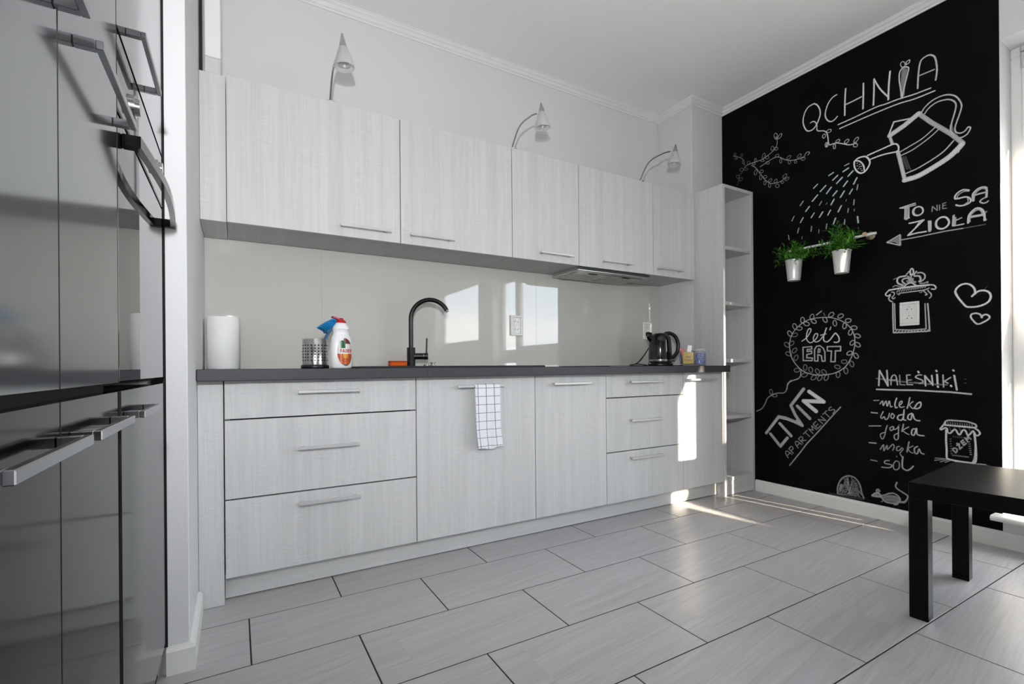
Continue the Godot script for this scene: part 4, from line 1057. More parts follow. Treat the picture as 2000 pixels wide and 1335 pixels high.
const CHALK := [
	[8,90,1,0,933,2411,897,2404,874,2368,869,2323,882,2280,900,2260,927,2260,949,2283,967,2325,965,2363,950,2395,933,2411], [7,85,1,0,912,2304,925,2307,939,2297,949,2274,951,2241,988,2223,1005,2199,1011,2152,1004,2141,1002,2124], 
	[8,85,1,0,1059,2402,1036,2397,1012,2372,997,2330,997,2303,1010,2274,1030,2260,1047,2264,1061,2275], [9,88,1,0,1106,2413,1102,2351,1100,2264], [8,85,1,0,1102,2323,1140,2324,1184,2328], [9,88,1,0,1195,2397,1194,2328,1192,2258], 
	[9,88,1,0,1246,2394,1245,2324,1242,2255], [8,88,1,0,1246,2394,1274,2326,1310,2266], [9,90,1,0,1320,2396,1314,2330,1311,2251], [7,85,1,0,1380,2388,1364,2373,1360,2334,1366,2279,1371,2228], 
	[7,85,1,0,1380,2388,1400,2373,1398,2350,1386,2300,1371,2228], [20,55,0,0,1380,2376,1377,2317,1373,2243], [12,55,0,0,1390,2366,1382,2311,1375,2258], 
	[5,75,1,0,1386,2396,1384,2388,1378,2386,1372,2391,1367,2402,1367,2412,1372,2418,1378,2416,1384,2407,1386,2396], [5,85,1,0,1390,2392,1392,2407,1405,2410,1404,2397,1390,2392], 
	[8,80,1,0,1438,2246,1442,2323,1451,2376,1470,2389,1490,2387,1507,2368,1514,2333,1516,2295,1511,2251], [7,75,1,0,1446,2307,1505,2306], [7,85,1,0,1065,2226,1139,2229,1251,2237,1298,2233,1356,2231,1422,2223,1491,2221], 
	[7,85,1,0,1073,2200,1139,2203,1251,2207,1356,2207,1422,2199,1507,2199], [6,85,1,0,1011,2152,1017,2129,1034,2127,1058,2123,1095,2102,1122,2086,1142,2083,1157,2083], 
	[5,75,1,0,1028,2212,1027,2206,1021,2202,1012,2203,1005,2207,1003,2213,1007,2218,1014,2219,1023,2217,1028,2212], [5,75,1,0,995,2186,991,2181,985,2181,981,2186,980,2194,982,2201,988,2204,993,2201,996,2194,995,2186], 
	[5,75,1,0,1010,2130,1007,2123,1001,2122,996,2127,994,2135,995,2144,1000,2148,1006,2146,1010,2139,1010,2130], [5,75,1,0,1050,2106,1049,2098,1045,2095,1040,2099,1038,2107,1038,2116,1041,2122,1045,2122,1049,2116,1050,2106], 
	[5,75,1,0,1072,2136,1073,2131,1068,2126,1061,2125,1054,2127,1052,2132,1054,2137,1061,2140,1068,2140,1072,2136], [5,75,1,0,1120,2117,1120,2111,1115,2105,1107,2102,1100,2103,1097,2109,1099,2115,1106,2120,1114,2121,1120,2117], 
	[5,75,1,0,1168,2110,1169,2103,1164,2095,1156,2089,1149,2088,1145,2093,1147,2101,1154,2109,1162,2112,1168,2110], [5,75,1,0,1164,2067,1161,2062,1155,2061,1148,2065,1143,2072,1143,2079,1148,2082,1155,2080,1162,2074,1164,2067], 
	[5,50,1,0,392,2304,438,2278,468,2249,476,2208], [5,62,1,0,478,2194,500,2203,537,2203,600,2200,635,2209,675,2225,695,2240,705,2262,705,2290], 
	[5,68,1,0,589,2157,634,2169,685,2180,718,2172,759,2139,797,2121,827,2116,864,2111,873,2114,885,2134,899,2134,905,2126,896,2117], [5,60,1,0,526,2190,558,2161,592,2106,627,2054,660,2023,700,2013,732,2015,758,2025], 
	[4,38,1,0,478,2194,456,2164,437,2150,433,2128,421,2090], [5,66,1,0,709,2312,708,2300,703,2295,694,2299,688,2311,685,2324,689,2333,696,2334,704,2325,709,2312], 
	[5,66,1,0,730,2297,721,2291,713,2291,710,2297,713,2306,722,2314,731,2317,736,2314,736,2306,730,2297], [8,62,0,0,699,2309,705,2290], 
	[4,42,1,0,412,2308,411,2303,407,2301,402,2304,399,2310,399,2316,402,2320,407,2319,411,2315,412,2308], [4,42,1,0,423,2275,421,2272,415,2272,408,2276,404,2280,404,2284,408,2285,415,2283,421,2279,423,2275], 
	[4,42,1,0,463,2283,462,2278,458,2277,453,2279,450,2285,450,2291,453,2295,458,2294,462,2290,463,2283], [4,42,1,0,472,2232,471,2226,467,2224,462,2227,459,2233,459,2240,462,2245,467,2244,471,2239,472,2232], 
	[4,42,1,0,518,2210,516,2204,509,2202,503,2206,498,2213,498,2221,503,2225,510,2223,516,2218,518,2210], [4,58,1,0,556,2189,554,2185,547,2185,540,2189,535,2194,535,2199,540,2200,547,2199,554,2194,556,2189], 
	[4,58,1,0,563,2211,561,2205,557,2202,553,2205,550,2212,550,2220,553,2225,558,2224,561,2219,563,2211], [4,58,1,0,622,2214,616,2206,609,2204,604,2209,605,2220,609,2230,616,2236,622,2234,625,2225,622,2214], 
	[4,58,1,0,618,2187,615,2184,608,2185,599,2189,593,2194,593,2199,599,2200,608,2198,615,2192,618,2187], [4,58,1,0,650,2196,647,2191,640,2190,632,2194,626,2202,627,2209,632,2212,640,2210,647,2204,650,2196], 
	[4,58,1,0,683,2239,679,2233,672,2232,666,2238,663,2247,666,2256,672,2259,679,2256,684,2248,683,2239], [4,58,1,0,710,2229,707,2224,700,2224,692,2228,687,2235,687,2242,693,2245,701,2242,708,2236,710,2229], 
	[4,58,1,0,654,2159,651,2155,643,2155,635,2159,629,2165,629,2171,635,2173,643,2171,651,2165,654,2159], [4,58,1,0,716,2186,715,2180,709,2178,701,2179,695,2184,693,2190,696,2194,704,2195,712,2192,716,2186], 
	[4,58,1,0,736,2141,734,2133,730,2129,725,2133,722,2141,722,2151,725,2157,730,2157,734,2151,736,2141], [4,58,1,0,792,2152,792,2146,787,2140,778,2137,769,2139,766,2144,769,2150,777,2155,786,2156,792,2152], 
	[4,58,1,0,791,2113,789,2106,784,2104,778,2107,775,2115,775,2122,779,2127,784,2126,789,2120,791,2113], [4,58,1,0,828,2100,827,2095,822,2094,817,2096,814,2102,814,2108,818,2112,823,2111,827,2106,828,2100], 
	[4,58,1,0,855,2138,856,2132,851,2125,843,2121,835,2122,832,2127,834,2134,841,2139,850,2141,855,2138], [4,58,1,0,880,2101,876,2095,869,2094,860,2099,854,2107,854,2114,860,2117,869,2115,877,2108,880,2101], 
	[4,58,1,0,566,2126,561,2117,554,2115,548,2120,547,2131,551,2142,558,2148,564,2146,568,2138,566,2126], [4,58,1,0,611,2119,609,2114,602,2113,594,2117,588,2124,589,2130,594,2133,602,2131,609,2126,611,2119], 
	[4,58,1,0,600,2082,597,2073,591,2071,586,2075,584,2085,586,2095,591,2101,597,2100,601,2092,600,2082], [4,58,1,0,636,2074,633,2069,625,2069,617,2073,612,2079,612,2086,617,2089,626,2087,633,2081,636,2074], 
	[4,58,1,0,629,2037,627,2029,623,2026,617,2030,614,2038,614,2047,618,2052,623,2052,627,2046,629,2037], [4,58,1,0,667,2050,668,2044,664,2038,657,2034,649,2036,646,2041,647,2047,653,2052,661,2054,667,2050], 
	[4,58,1,0,661,2010,659,2001,655,1998,649,2002,646,2010,646,2020,649,2026,655,2026,660,2020,661,2010], [4,58,1,0,703,2034,704,2028,701,2021,694,2017,687,2017,683,2022,684,2029,689,2035,697,2037,703,2034], 
	[4,58,1,0,717,1988,714,1982,707,1980,698,1984,693,1992,693,2000,699,2004,707,2003,714,1997,717,1988], [4,58,1,0,746,2001,744,1997,739,1996,733,1999,729,2004,729,2009,733,2011,739,2010,744,2006,746,2001], 
	[4,58,1,0,765,2047,766,2040,762,2032,753,2027,745,2026,740,2031,742,2040,749,2047,758,2050,765,2047], [4,58,1,0,779,2021,779,2016,774,2010,766,2007,758,2008,755,2013,758,2019,765,2023,774,2024,779,2021], 
	[4,42,1,0,470,2180,467,2174,458,2173,449,2178,442,2186,442,2193,449,2197,458,2195,467,2188,470,2180], [4,42,1,0,499,2174,496,2170,488,2170,479,2175,473,2181,473,2187,479,2189,488,2186,496,2181,499,2174], 
	[4,42,1,0,440,2142,437,2136,429,2135,421,2140,415,2147,415,2155,421,2159,429,2157,437,2150,440,2142], [4,42,1,0,461,2128,462,2122,458,2115,449,2112,441,2113,437,2119,438,2126,445,2131,454,2132,461,2128], 
	[26,85,0,0,1317,2057,1381,2082,1440,2115], [8,85,0,0,1312,2063,1335,2121,1414,2105], [20,72,0,0,1448,2107,1492,2048,1534,1999,1572,1953,1611,1896], [5,70,0,0,1456,2109,1513,2031,1572,1960], 
	[26,88,1,0,1381,1798,1435,1799,1497,1820,1557,1847,1594,1877,1608,1892], [7,80,0,0,1594,1858,1611,1894], [14,80,0,0,1314,2061,1327,2008], [18,82,0,0,1351,1958,1367,1875,1381,1796], [5,40,0,0,1320,2052,1334,2009], 
	[6,80,1,0,1359,1951,1404,1965,1452,1981,1489,2004,1513,2022], [6,80,1,0,1367,1932,1413,1941,1464,1964,1498,1984,1522,2003], [7,80,1,0,1383,1830,1435,1839,1497,1862,1542,1886,1577,1921], [14,30,0,0,1374,1917,1393,1854], 
	[5,35,0,0,1384,1921,1406,1841], [8,92,1,0,1213,1991,1285,2000,1337,2004,1354,1985,1354,1961], [8,92,1,0,1226,1965,1285,1967,1351,1958], 
	[9,95,1,0,1147,1982,1168,1994,1202,1989,1220,1963,1222,1941,1209,1917,1194,1905,1175,1907,1156,1929,1147,1956,1147,1982], [8,95,1,0,1153,1984,1175,1972,1192,1944,1196,1913], [4,90,0,0,1160,1967,1164,1967], 
	[4,90,0,0,1171,1956,1176,1956], [4,90,0,0,1160,1952,1164,1952], [4,90,0,0,1171,1943,1176,1944], [4,90,0,0,1180,1942,1185,1942], [4,90,0,0,1165,1935,1170,1935], [4,90,0,0,1177,1929,1181,1930], [4,90,0,0,1182,1918,1187,1918], 
	[7,78,1,0,1449,2110,1468,2137,1499,2156,1535,2160,1564,2151,1590,2127,1607,2086,1605,2057,1592,2015,1583,1982,1586,1960,1603,1947,1620,1951,1631,1964,1639,1955,1628,1933,1611,1925,1595,1927], 
	[7,78,1,0,1466,2104,1484,2125,1514,2138,1550,2134,1573,2120,1587,2095,1584,2063,1572,2016,1566,1978,1575,1952], [12,50,0,0,1568,2000,1572,1960], [7,70,0,1,1097,1977,1120,1981], [9,82,0,1,1090,1946,1117,1956], 
	[9,82,0,1,1115,1911,1140,1932], [8,82,0,1,1013,1950,1038,1959], [9,82,0,1,1034,1916,1060,1934], [9,82,0,1,1055,1890,1084,1914], [9,82,0,1,1091,1861,1111,1884], [9,82,0,1,1143,1857,1159,1886], [7,70,0,1,1159,1820,1164,1846], 
	[8,82,0,1,927,1904,949,1920], [9,82,0,1,965,1872,995,1897], [9,82,0,1,1000,1849,1025,1877], [9,82,0,1,1035,1825,1056,1846], [9,82,0,1,1075,1804,1094,1832], [8,82,0,1,1121,1807,1136,1830], [9,82,0,1,919,1828,949,1856], 
	[8,70,0,1,847,1823,865,1844], [7,70,0,1,959,1792,972,1811], [4,70,0,1,996,1785,1003,1794], [9,82,0,1,1024,1776,1040,1802], [4,70,0,1,1102,1772,1106,1782], [7,70,0,1,1142,1741,1145,1768], [9,82,0,1,880,1778,901,1801], 
	[8,82,0,1,912,1731,929,1754], [9,82,0,1,959,1720,977,1746], [8,82,0,1,1006,1720,1020,1745], [9,82,0,1,1062,1724,1078,1753], [6,70,0,1,1112,1706,1115,1727], [4,70,0,1,1144,1704,1146,1715], [7,70,0,1,796,1742,809,1767], 
	[8,82,0,1,848,1718,864,1744], [9,82,0,1,1036,1661,1047,1690], [7,70,0,1,1094,1643,1096,1669], [9,82,0,1,1164,1634,1161,1668], [7,70,0,1,996,1642,1000,1670], [7,70,0,1,910,1649,914,1677], [7,70,0,1,830,1658,838,1687], 
	[5,70,0,1,954,1628,956,1647], [6,70,0,1,777,1630,773,1658], [4,70,0,1,855,1614,858,1629], [4,70,0,1,1065,1638,1066,1647], [7,85,0,0,1359,1658,1424,1664], [6,80,0,0,1359,1658,1377,1652,1426,1655], [20,70,0,0,1388,1652,1387,1597], 
	[6,80,0,0,1378,1598,1399,1596], [5,85,0,0,1381,1651,1379,1600], [5,85,0,0,1398,1649,1397,1596], 
	[8,85,1,0,1455,1626,1456,1615,1452,1605,1442,1599,1431,1599,1421,1604,1415,1614,1414,1626,1418,1636,1428,1642,1439,1642,1449,1636,1455,1626], 
	[5,70,1,0,1452,1632,1456,1622,1454,1611,1448,1603,1439,1600,1430,1602,1422,1610,1419,1621,1421,1631,1427,1639,1436,1642,1445,1640,1452,1632], [5,65,0,0,1492,1602,1494,1627,1513,1601,1512,1628], [5,65,0,0,1522,1626,1522,1601], 
	[5,65,0,0,1546,1630,1535,1629,1534,1604,1549,1602], [5,65,0,0,1535,1618,1545,1618], [8,85,1,0,1632,1663,1611,1672,1591,1664,1581,1650,1582,1638,1595,1636,1621,1635,1636,1622,1637,1607,1621,1598,1599,1599,1585,1607], 
	[5,75,1,0,1632,1659,1613,1663,1595,1654,1589,1642,1597,1633], [5,75,1,0,1627,1624,1629,1610,1617,1602], [9,82,1,0,1647,1608,1646,1638,1657,1654,1673,1662,1690,1658,1694,1645,1693,1612], 
	[6,70,1,0,1650,1609,1652,1633,1661,1648,1677,1656,1690,1652], [8,80,1,0,1648,1633,1673,1635,1691,1635], [7,78,1,0,1693,1612,1677,1606,1671,1597,1681,1587,1693,1587,1699,1592], 
	[8,88,0,0,1399,1568,1426,1567,1459,1569,1431,1543,1392,1507,1431,1510,1468,1508], [6,85,0,0,1443,1565,1424,1539,1406,1516], [7,80,0,0,1478,1558,1479,1507], [9,80,0,0,1483,1556,1483,1506], [7,80,0,0,1487,1555,1487,1511], 
	[9,88,1,0,1555,1545,1558,1530,1553,1517,1543,1508,1530,1506,1517,1511,1509,1523,1507,1538,1511,1552,1522,1561,1535,1563,1547,1557,1555,1545], 
	[5,70,1,0,1553,1550,1556,1536,1554,1522,1546,1512,1535,1508,1523,1511,1514,1521,1510,1535,1513,1549,1521,1560,1532,1563,1544,1560,1553,1550], [7,80,0,0,1574,1558,1571,1510], [7,80,0,0,1577,1560,1576,1508], 
	[6,75,0,0,1583,1547,1581,1510], [7,80,0,0,1573,1509,1592,1508,1612,1508], [6,78,0,0,1586,1534,1605,1540], [9,85,1,0,1628,1509,1631,1542,1644,1561,1660,1570,1677,1559,1685,1538,1686,1506], 
	[7,72,1,0,1634,1513,1636,1540,1648,1555,1662,1562,1673,1555,1681,1533,1691,1506], [12,80,0,0,1635,1535,1656,1534,1681,1533], [7,60,0,0,1693,1545,1681,1531], [6,75,0,0,1360,1490,1450,1489,1543,1491,1609,1488], 
	[5,45,0,0,1609,1488,1652,1487,1689,1486], [6,80,0,0,1299,1492,1358,1519,1358,1463,1299,1492], [14,55,0,0,1305,1491,1358,1513], [14,55,0,0,1311,1492,1358,1505], [14,55,0,0,1316,1493,1358,1497], [14,55,0,0,1321,1493,1358,1489], 
	[14,55,0,0,1327,1494,1358,1482], [14,55,0,0,1332,1494,1358,1474], [14,55,0,0,1337,1495,1358,1466], [7,78,0,0,1324,1164,1324,1092,1326,1006,1403,1004,1479,1005,1476,1078,1472,1143], 
	[6,75,0,0,1332,1160,1334,1023,1403,1015,1465,1017,1462,1110,1461,1144], [6,70,0,0,1334,1010,1343,1021], [6,70,0,0,1347,1009,1357,1020], [6,70,0,0,1361,1008,1370,1019], [6,70,0,0,1374,1007,1384,1018], 
	[6,70,0,0,1387,1006,1397,1017], [6,70,0,0,1400,1005,1410,1016], [6,70,0,0,1413,1005,1422,1015], [6,70,0,0,1426,1004,1435,1014], [6,70,0,0,1439,1003,1448,1013], [6,70,0,0,1452,1002,1460,1012], [6,70,0,0,1464,1001,1473,1011], 
	[9,88,0,0,1308,1235,1370,1239,1430,1239,1478,1237], [7,82,1,0,1478,1237,1495,1234,1505,1222,1501,1212,1488,1215], [6,75,1,0,1352,1212,1404,1213,1455,1214,1478,1221], [6,62,0,0,1342,1220,1352,1234], [6,62,0,0,1352,1221,1362,1235], 
	[6,62,0,0,1363,1221,1372,1235], [6,62,0,0,1373,1222,1382,1236], [6,62,0,0,1383,1222,1392,1236], [6,62,0,0,1393,1223,1402,1237], [6,62,0,0,1403,1223,1412,1237], [6,62,0,0,1413,1224,1422,1238], [6,62,0,0,1422,1224,1431,1238], 
	[6,62,0,0,1432,1225,1441,1239], [6,62,0,0,1442,1226,1451,1239], [6,62,0,0,1451,1226,1460,1240], [6,62,0,0,1461,1227,1470,1240], [7,85,1,0,1308,1235,1294,1220,1292,1211,1302,1204,1313,1211], 
	[6,75,1,0,1319,1223,1330,1219,1330,1206,1321,1194,1327,1186,1334,1192], [7,75,1,0,1313,1205,1306,1192,1310,1179,1321,1172], [5,65,1,0,1343,1213,1351,1204,1357,1212], [6,75,1,0,1455,1212,1463,1200,1470,1190,1463,1188], 
	[6,75,1,0,1473,1211,1478,1201,1486,1191,1486,1178,1479,1170], [5,60,1,0,1440,1205,1445,1203,1450,1208], [9,80,1,0,1379,1298,1352,1296,1344,1281,1349,1264,1368,1253], [5,60,1,0,1328,1289,1352,1296,1379,1297], 
	[8,78,1,0,1392,1286,1371,1284,1367,1271,1378,1258], [8,85,1,0,1415,1314,1413,1304,1409,1299,1404,1302,1401,1311,1401,1322,1404,1330,1409,1331,1413,1325,1415,1314], [6,78,1,0,1388,1308,1397,1319,1402,1297], 
	[7,80,1,0,1427,1314,1420,1304,1417,1293], [7,78,1,0,1431,1305,1448,1304,1461,1291,1460,1272,1443,1258], [9,78,1,0,1420,1291,1438,1288,1444,1271,1438,1260], [8,80,1,0,1370,1239,1386,1255,1405,1259,1420,1247,1429,1238], 
	[7,65,0,0,1386,1271,1423,1262], [7,65,0,0,1389,1263,1423,1258], [8,70,0,0,1392,1283,1413,1278], [7,70,0,0,1394,1276,1413,1270], [7,70,0,0,1405,1294,1403,1262], [6,70,1,0,1387,1310,1384,1300,1400,1288], 
	[6,65,1,0,1325,1249,1338,1255,1357,1247,1373,1248], [6,70,1,0,1441,1250,1461,1249,1473,1254,1472,1247], 
	[9,90,1,0,1640,1158,1651,1171,1664,1179,1681,1180,1698,1170,1705,1152,1700,1130,1683,1115,1655,1107,1626,1109,1615,1117,1595,1149,1580,1181,1583,1201,1598,1217,1618,1221,1636,1212,1649,1192,1651,1168], 
	[6,75,1,0,1581,1187,1598,1143,1620,1111], [8,85,1,0,1674,1054,1669,1068,1655,1076,1639,1074,1635,1062,1641,1047,1659,1025,1684,1035,1699,1048,1699,1059,1689,1067,1678,1064,1673,1056], [5,25,0,0,1683,1184,1694,1199], 
	[6,70,1,0,957,1121,1000,1119,1043,1107,1084,1085,1118,1052,1137,1014,1143,969,1137,922,1120,871,1089,823,1040,792,991,781,947,778,902,784,855,803,816,840,788,885,776,939,777,988,793,1036,826,1075,866,1104,912,1119,957,1121], 
	[6,66,1,0,855,1133,863,1128,867,1117,866,1105,860,1097,853,1097,846,1106,845,1118,848,1129,855,1133], [6,66,1,0,802,1098,810,1096,818,1086,821,1074,817,1064,810,1062,802,1068,796,1080,796,1092,802,1098], 
	[6,66,1,0,767,1054,776,1054,785,1046,791,1035,790,1024,784,1020,774,1024,766,1034,763,1046,767,1054], [6,50,1,0,743,981,751,984,763,980,772,970,775,960,770,954,759,954,748,961,742,972,743,981], 
	[6,50,1,0,750,918,757,923,769,922,781,916,786,907,783,899,773,897,760,901,752,909,750,918], [6,50,1,0,802,805,805,813,815,818,828,819,836,814,837,806,830,799,818,795,807,798,802,805], 
	[6,66,1,0,917,1146,922,1140,923,1128,919,1117,911,1112,904,1115,900,1124,902,1136,909,1145,917,1146], [6,66,1,0,1033,1142,1034,1134,1029,1125,1019,1120,1010,1120,1006,1126,1008,1135,1016,1143,1026,1146,1033,1142], 
	[6,66,1,0,1085,1125,1084,1117,1077,1111,1067,1108,1058,1111,1056,1118,1060,1126,1069,1131,1079,1131,1085,1125], [6,66,1,0,1125,1092,1122,1084,1114,1080,1103,1080,1096,1085,1095,1092,1100,1099,1111,1101,1120,1098,1125,1092], 
	[6,66,1,0,1154,1044,1150,1038,1141,1036,1131,1039,1125,1046,1125,1053,1132,1057,1143,1057,1151,1052,1154,1044], [6,66,1,0,1171,994,1165,989,1156,989,1147,994,1142,1002,1144,1009,1152,1012,1162,1008,1169,1001,1171,994], 
	[6,66,1,0,1169,941,1163,937,1153,940,1146,948,1143,957,1146,963,1155,963,1164,957,1169,949,1169,941], [6,66,1,0,1157,875,1150,874,1142,880,1137,890,1136,899,1142,903,1150,901,1157,892,1160,882,1157,875], 
	[6,50,1,0,1132,827,1125,828,1118,836,1115,847,1117,856,1123,859,1131,854,1136,844,1136,833,1132,827], [6,50,1,0,1098,787,1091,790,1086,799,1086,811,1090,819,1097,820,1103,814,1106,803,1104,792,1098,787], 
	[6,50,1,0,1052,764,1046,769,1044,779,1047,791,1053,798,1060,797,1064,789,1064,777,1059,767,1052,764], [6,50,1,0,983,747,978,754,980,765,986,775,995,780,1001,776,1002,767,998,755,990,748,983,747], 
	[6,50,1,0,943,747,940,755,944,765,952,774,961,776,967,771,966,762,960,751,951,745,943,747], [6,50,1,0,905,750,904,759,909,769,919,776,929,776,933,770,931,760,923,752,913,748,905,750], 
	[6,50,1,0,848,770,849,779,858,787,869,790,879,788,882,781,877,772,866,766,855,765,848,770], [6,66,1,0,863,1096,868,1102,879,1102,890,1097,895,1089,894,1082,885,1079,873,1081,865,1088,863,1096], 
	[6,66,1,0,818,1066,822,1074,832,1077,844,1075,852,1069,852,1062,845,1056,833,1055,823,1059,818,1066], [6,48,1,0,791,1023,792,1031,801,1037,813,1039,822,1035,825,1028,819,1020,808,1016,797,1017,791,1023], 
	[6,48,1,0,772,966,771,974,778,983,789,989,798,988,803,981,800,972,791,964,780,962,772,966], [6,48,1,0,793,916,790,925,794,935,803,943,813,945,819,939,818,930,811,920,801,915,793,916], 
	[6,48,1,0,807,869,802,876,803,887,810,897,818,901,825,898,827,888,823,877,815,869,807,869], [6,66,1,0,907,1113,914,1116,924,1113,933,1106,936,1097,933,1090,924,1090,913,1096,907,1105,907,1113], 
	[6,66,1,0,977,1121,984,1121,993,1114,997,1103,997,1094,991,1090,983,1094,976,1103,974,1114,977,1121], [6,66,1,0,1036,1098,1043,1095,1048,1085,1049,1074,1045,1066,1039,1065,1032,1072,1029,1083,1031,1093,1036,1098], 
	[6,66,1,0,1093,1078,1098,1073,1100,1063,1098,1052,1092,1046,1085,1047,1081,1056,1082,1067,1086,1076,1093,1078], [6,66,1,0,1127,1037,1131,1030,1130,1020,1125,1011,1118,1007,1112,1010,1110,1019,1113,1030,1120,1037,1127,1037], 
	[6,66,1,0,1140,974,1142,966,1138,957,1131,951,1123,950,1118,955,1119,964,1125,972,1134,976,1140,974], [6,66,1,0,1128,911,1128,903,1121,896,1112,893,1104,895,1101,901,1105,909,1113,915,1123,915,1128,911], 
	[6,48,1,0,1102,857,1099,850,1091,846,1081,847,1074,852,1073,859,1079,865,1089,867,1098,864,1102,857], [6,48,1,0,869,806,862,810,859,820,860,832,865,840,873,840,879,832,880,821,876,810,869,806], 
	[6,48,1,0,906,793,898,795,892,804,891,816,895,824,902,826,909,820,913,809,911,798,906,793], [6,48,1,0,949,785,941,785,934,792,929,803,931,812,937,816,945,812,952,802,953,792,949,785], 
	[6,48,1,0,989,784,982,782,973,786,966,796,965,805,970,810,979,809,987,801,991,791,989,784], [6,48,1,0,1066,822,1061,817,1051,816,1042,820,1036,827,1038,834,1046,837,1056,836,1064,830,1066,822], [8,70,0,0,938,1139,966,1159], 
	[7,45,0,0,979,1146,984,1132], [7,82,1,0,851,986,880,1007,904,1045,902,1059,888,1054,878,1015,884,987,903,974,926,988,941,1007,943,1025,928,1024,918,997,930,978,952,983,974,1009], 
	[8,85,1,0,993,1056,978,1009,979,982,996,975,1014,988,1035,1017,1044,1022,1059,1000,1061,977,1049,969,1035,971], [7,80,0,0,961,1016,991,1022], [8,75,0,0,1017,1059,1012,1045], 
	[8,72,0,0,857,948,909,950,909,936,882,933,882,921,908,924,908,908,880,903,879,883,912,881,910,865,858,866,857,948], [8,72,0,0,925,863,925,933,937,951,955,954,974,939,983,916,984,862,968,860,964,893,944,901,944,862,925,863], 
	[7,70,0,0,944,913,948,936,957,932,955,915,944,913], [8,72,0,0,997,946,1069,945,1069,919,1041,920,1039,857,1016,857,1020,920,997,921,997,946], [7,65,1,0,844,803,841,775,827,755,783,738,762,717,756,687], 
	[7,58,1,0,783,744,766,728,759,715,752,680,734,662,698,660,666,648,629,625,609,583,585,550,551,533], [5,55,1,0,662,668,663,657,659,649,651,649,645,657,642,668,644,678,650,682,657,678,662,668], 
	[5,55,1,0,692,641,687,636,676,633,666,636,659,642,661,649,669,653,680,653,689,648,692,641], [20,66,0,0,617,393,702,509,746,504,798,487,849,466,807,527,780,585,859,692], [6,75,0,0,625,403,704,500,755,492,815,476], 
	[14,70,0,0,816,493,849,468], [20,68,0,0,646,391,711,319,756,378], [20,68,0,0,708,465,780,394], [20,66,0,0,820,584,894,513], [24,84,0,0,931,560,858,618,974,620,892,677], [6,58,1,0,762,252,748,270,744,288,754,294,769,288,785,278], 
	[6,58,1,0,753,264,772,286], [6,58,0,0,793,288,764,310,779,328,789,326,793,315,778,299], [6,58,1,0,823,323,810,341,806,358,816,364,830,358,845,348], [6,58,1,0,815,335,834,356], 
	[6,58,0,0,853,357,825,380,840,397,850,394,853,384,839,368,872,379], [6,58,0,0,893,403,866,426], [6,58,0,0,855,414,878,440], [6,58,0,0,912,424,886,449,913,444,904,470,934,450], [6,58,0,0,930,499,913,480,940,457,958,477], 
	[6,58,0,0,927,468,941,484], [6,58,0,0,968,489,942,512,986,509,959,532], [6,58,0,0,1005,532,980,555], [6,58,0,0,969,544,991,568], [6,58,1,0,1017,592,1006,585,1003,571,1016,573,1029,578,1035,571,1025,554], 
	[8,62,0,0,770,207,839,303,873,354,942,438,1019,536,1066,594], [9,80,0,0,1257,725,1261,806,1299,724,1295,806], [7,75,1,0,1313,729,1315,767,1326,782,1336,773,1342,730], [7,70,0,0,1314,753,1339,757], 
	[6,65,0,0,1352,782,1353,732,1375,731], [7,75,0,0,1397,783,1382,782,1384,733,1407,733], [6,70,0,0,1383,755,1403,758], [7,78,1,0,1445,783,1431,783,1420,771,1447,757,1449,746,1435,740], [8,82,0,0,1461,729,1458,780,1490,733,1486,781], 
	[9,85,0,0,1507,786,1509,742], [7,75,0,0,1530,784,1532,725], [7,75,0,0,1559,772,1535,753,1549,744], [9,80,0,0,1573,782,1582,713], [9,88,0,0,1431,801,1433,796], [9,88,0,0,1509,728,1511,724], [9,88,0,0,1504,806,1506,802], 
	[9,88,0,0,1569,808,1571,805], [9,88,0,0,1560,733,1562,729], [5,35,0,0,1610,765,1617,765], [5,35,0,0,1610,746,1617,746], [8,45,0,0,1246,763,1298,756,1349,749,1421,742,1467,738,1545,736], [9,60,0,0,1280,757,1329,754], 
	[9,50,0,0,1416,744,1458,739], [9,80,0,0,1247,703,1348,703,1421,705,1501,702,1555,701,1634,694], [6,65,0,0,1233,642,1256,644], [6,78,1,0,1262,625,1274,641,1277,617,1290,642,1295,615,1305,643,1310,613,1318,615], 
	[7,80,1,0,1338,660,1330,630,1333,609,1340,612], [6,78,1,0,1348,622,1360,634,1360,646,1349,634,1353,613,1370,617], [7,75,1,0,1395,666,1389,633,1383,609], [6,75,1,0,1408,646,1394,628,1406,610,1413,614], 
	[7,80,1,0,1434,642,1425,635,1415,612,1432,613,1441,628,1439,645,1427,638], [7,75,0,0,1221,575,1249,574], [6,75,1,0,1276,584,1265,555,1271,547,1281,557,1287,542,1299,552,1305,577], 
	[6,75,1,0,1317,578,1311,559,1320,551,1327,567,1317,578], [7,80,1,0,1367,576,1345,568,1342,550,1357,545,1367,564,1370,601,1367,552,1377,547], [7,80,1,0,1403,585,1389,575,1386,557,1398,552,1406,582,1413,559,1424,550,1436,550], 
	[6,70,0,0,1210,500,1265,506], [6,65,1,0,1294,511,1288,487,1283,459,1273,436,1264,446,1264,462,1282,473], 
	[6,70,1,0,1321,509,1307,499,1310,486,1321,493,1323,506,1325,493,1339,500,1345,511,1344,472,1343,448,1334,439,1326,448,1327,464,1341,474], [7,70,1,0,1367,525,1360,487], [6,68,1,0,1389,513,1365,492,1384,476,1390,474], 
	[7,75,1,0,1418,506,1405,502,1401,478,1412,474,1422,509,1424,481,1436,475,1453,475], [5,50,0,0,1346,519,1350,519], [7,75,0,0,1209,408,1242,409], [6,62,1,0,1261,378,1277,405,1278,373,1293,404,1295,383,1318,413,1325,401,1318,381], 
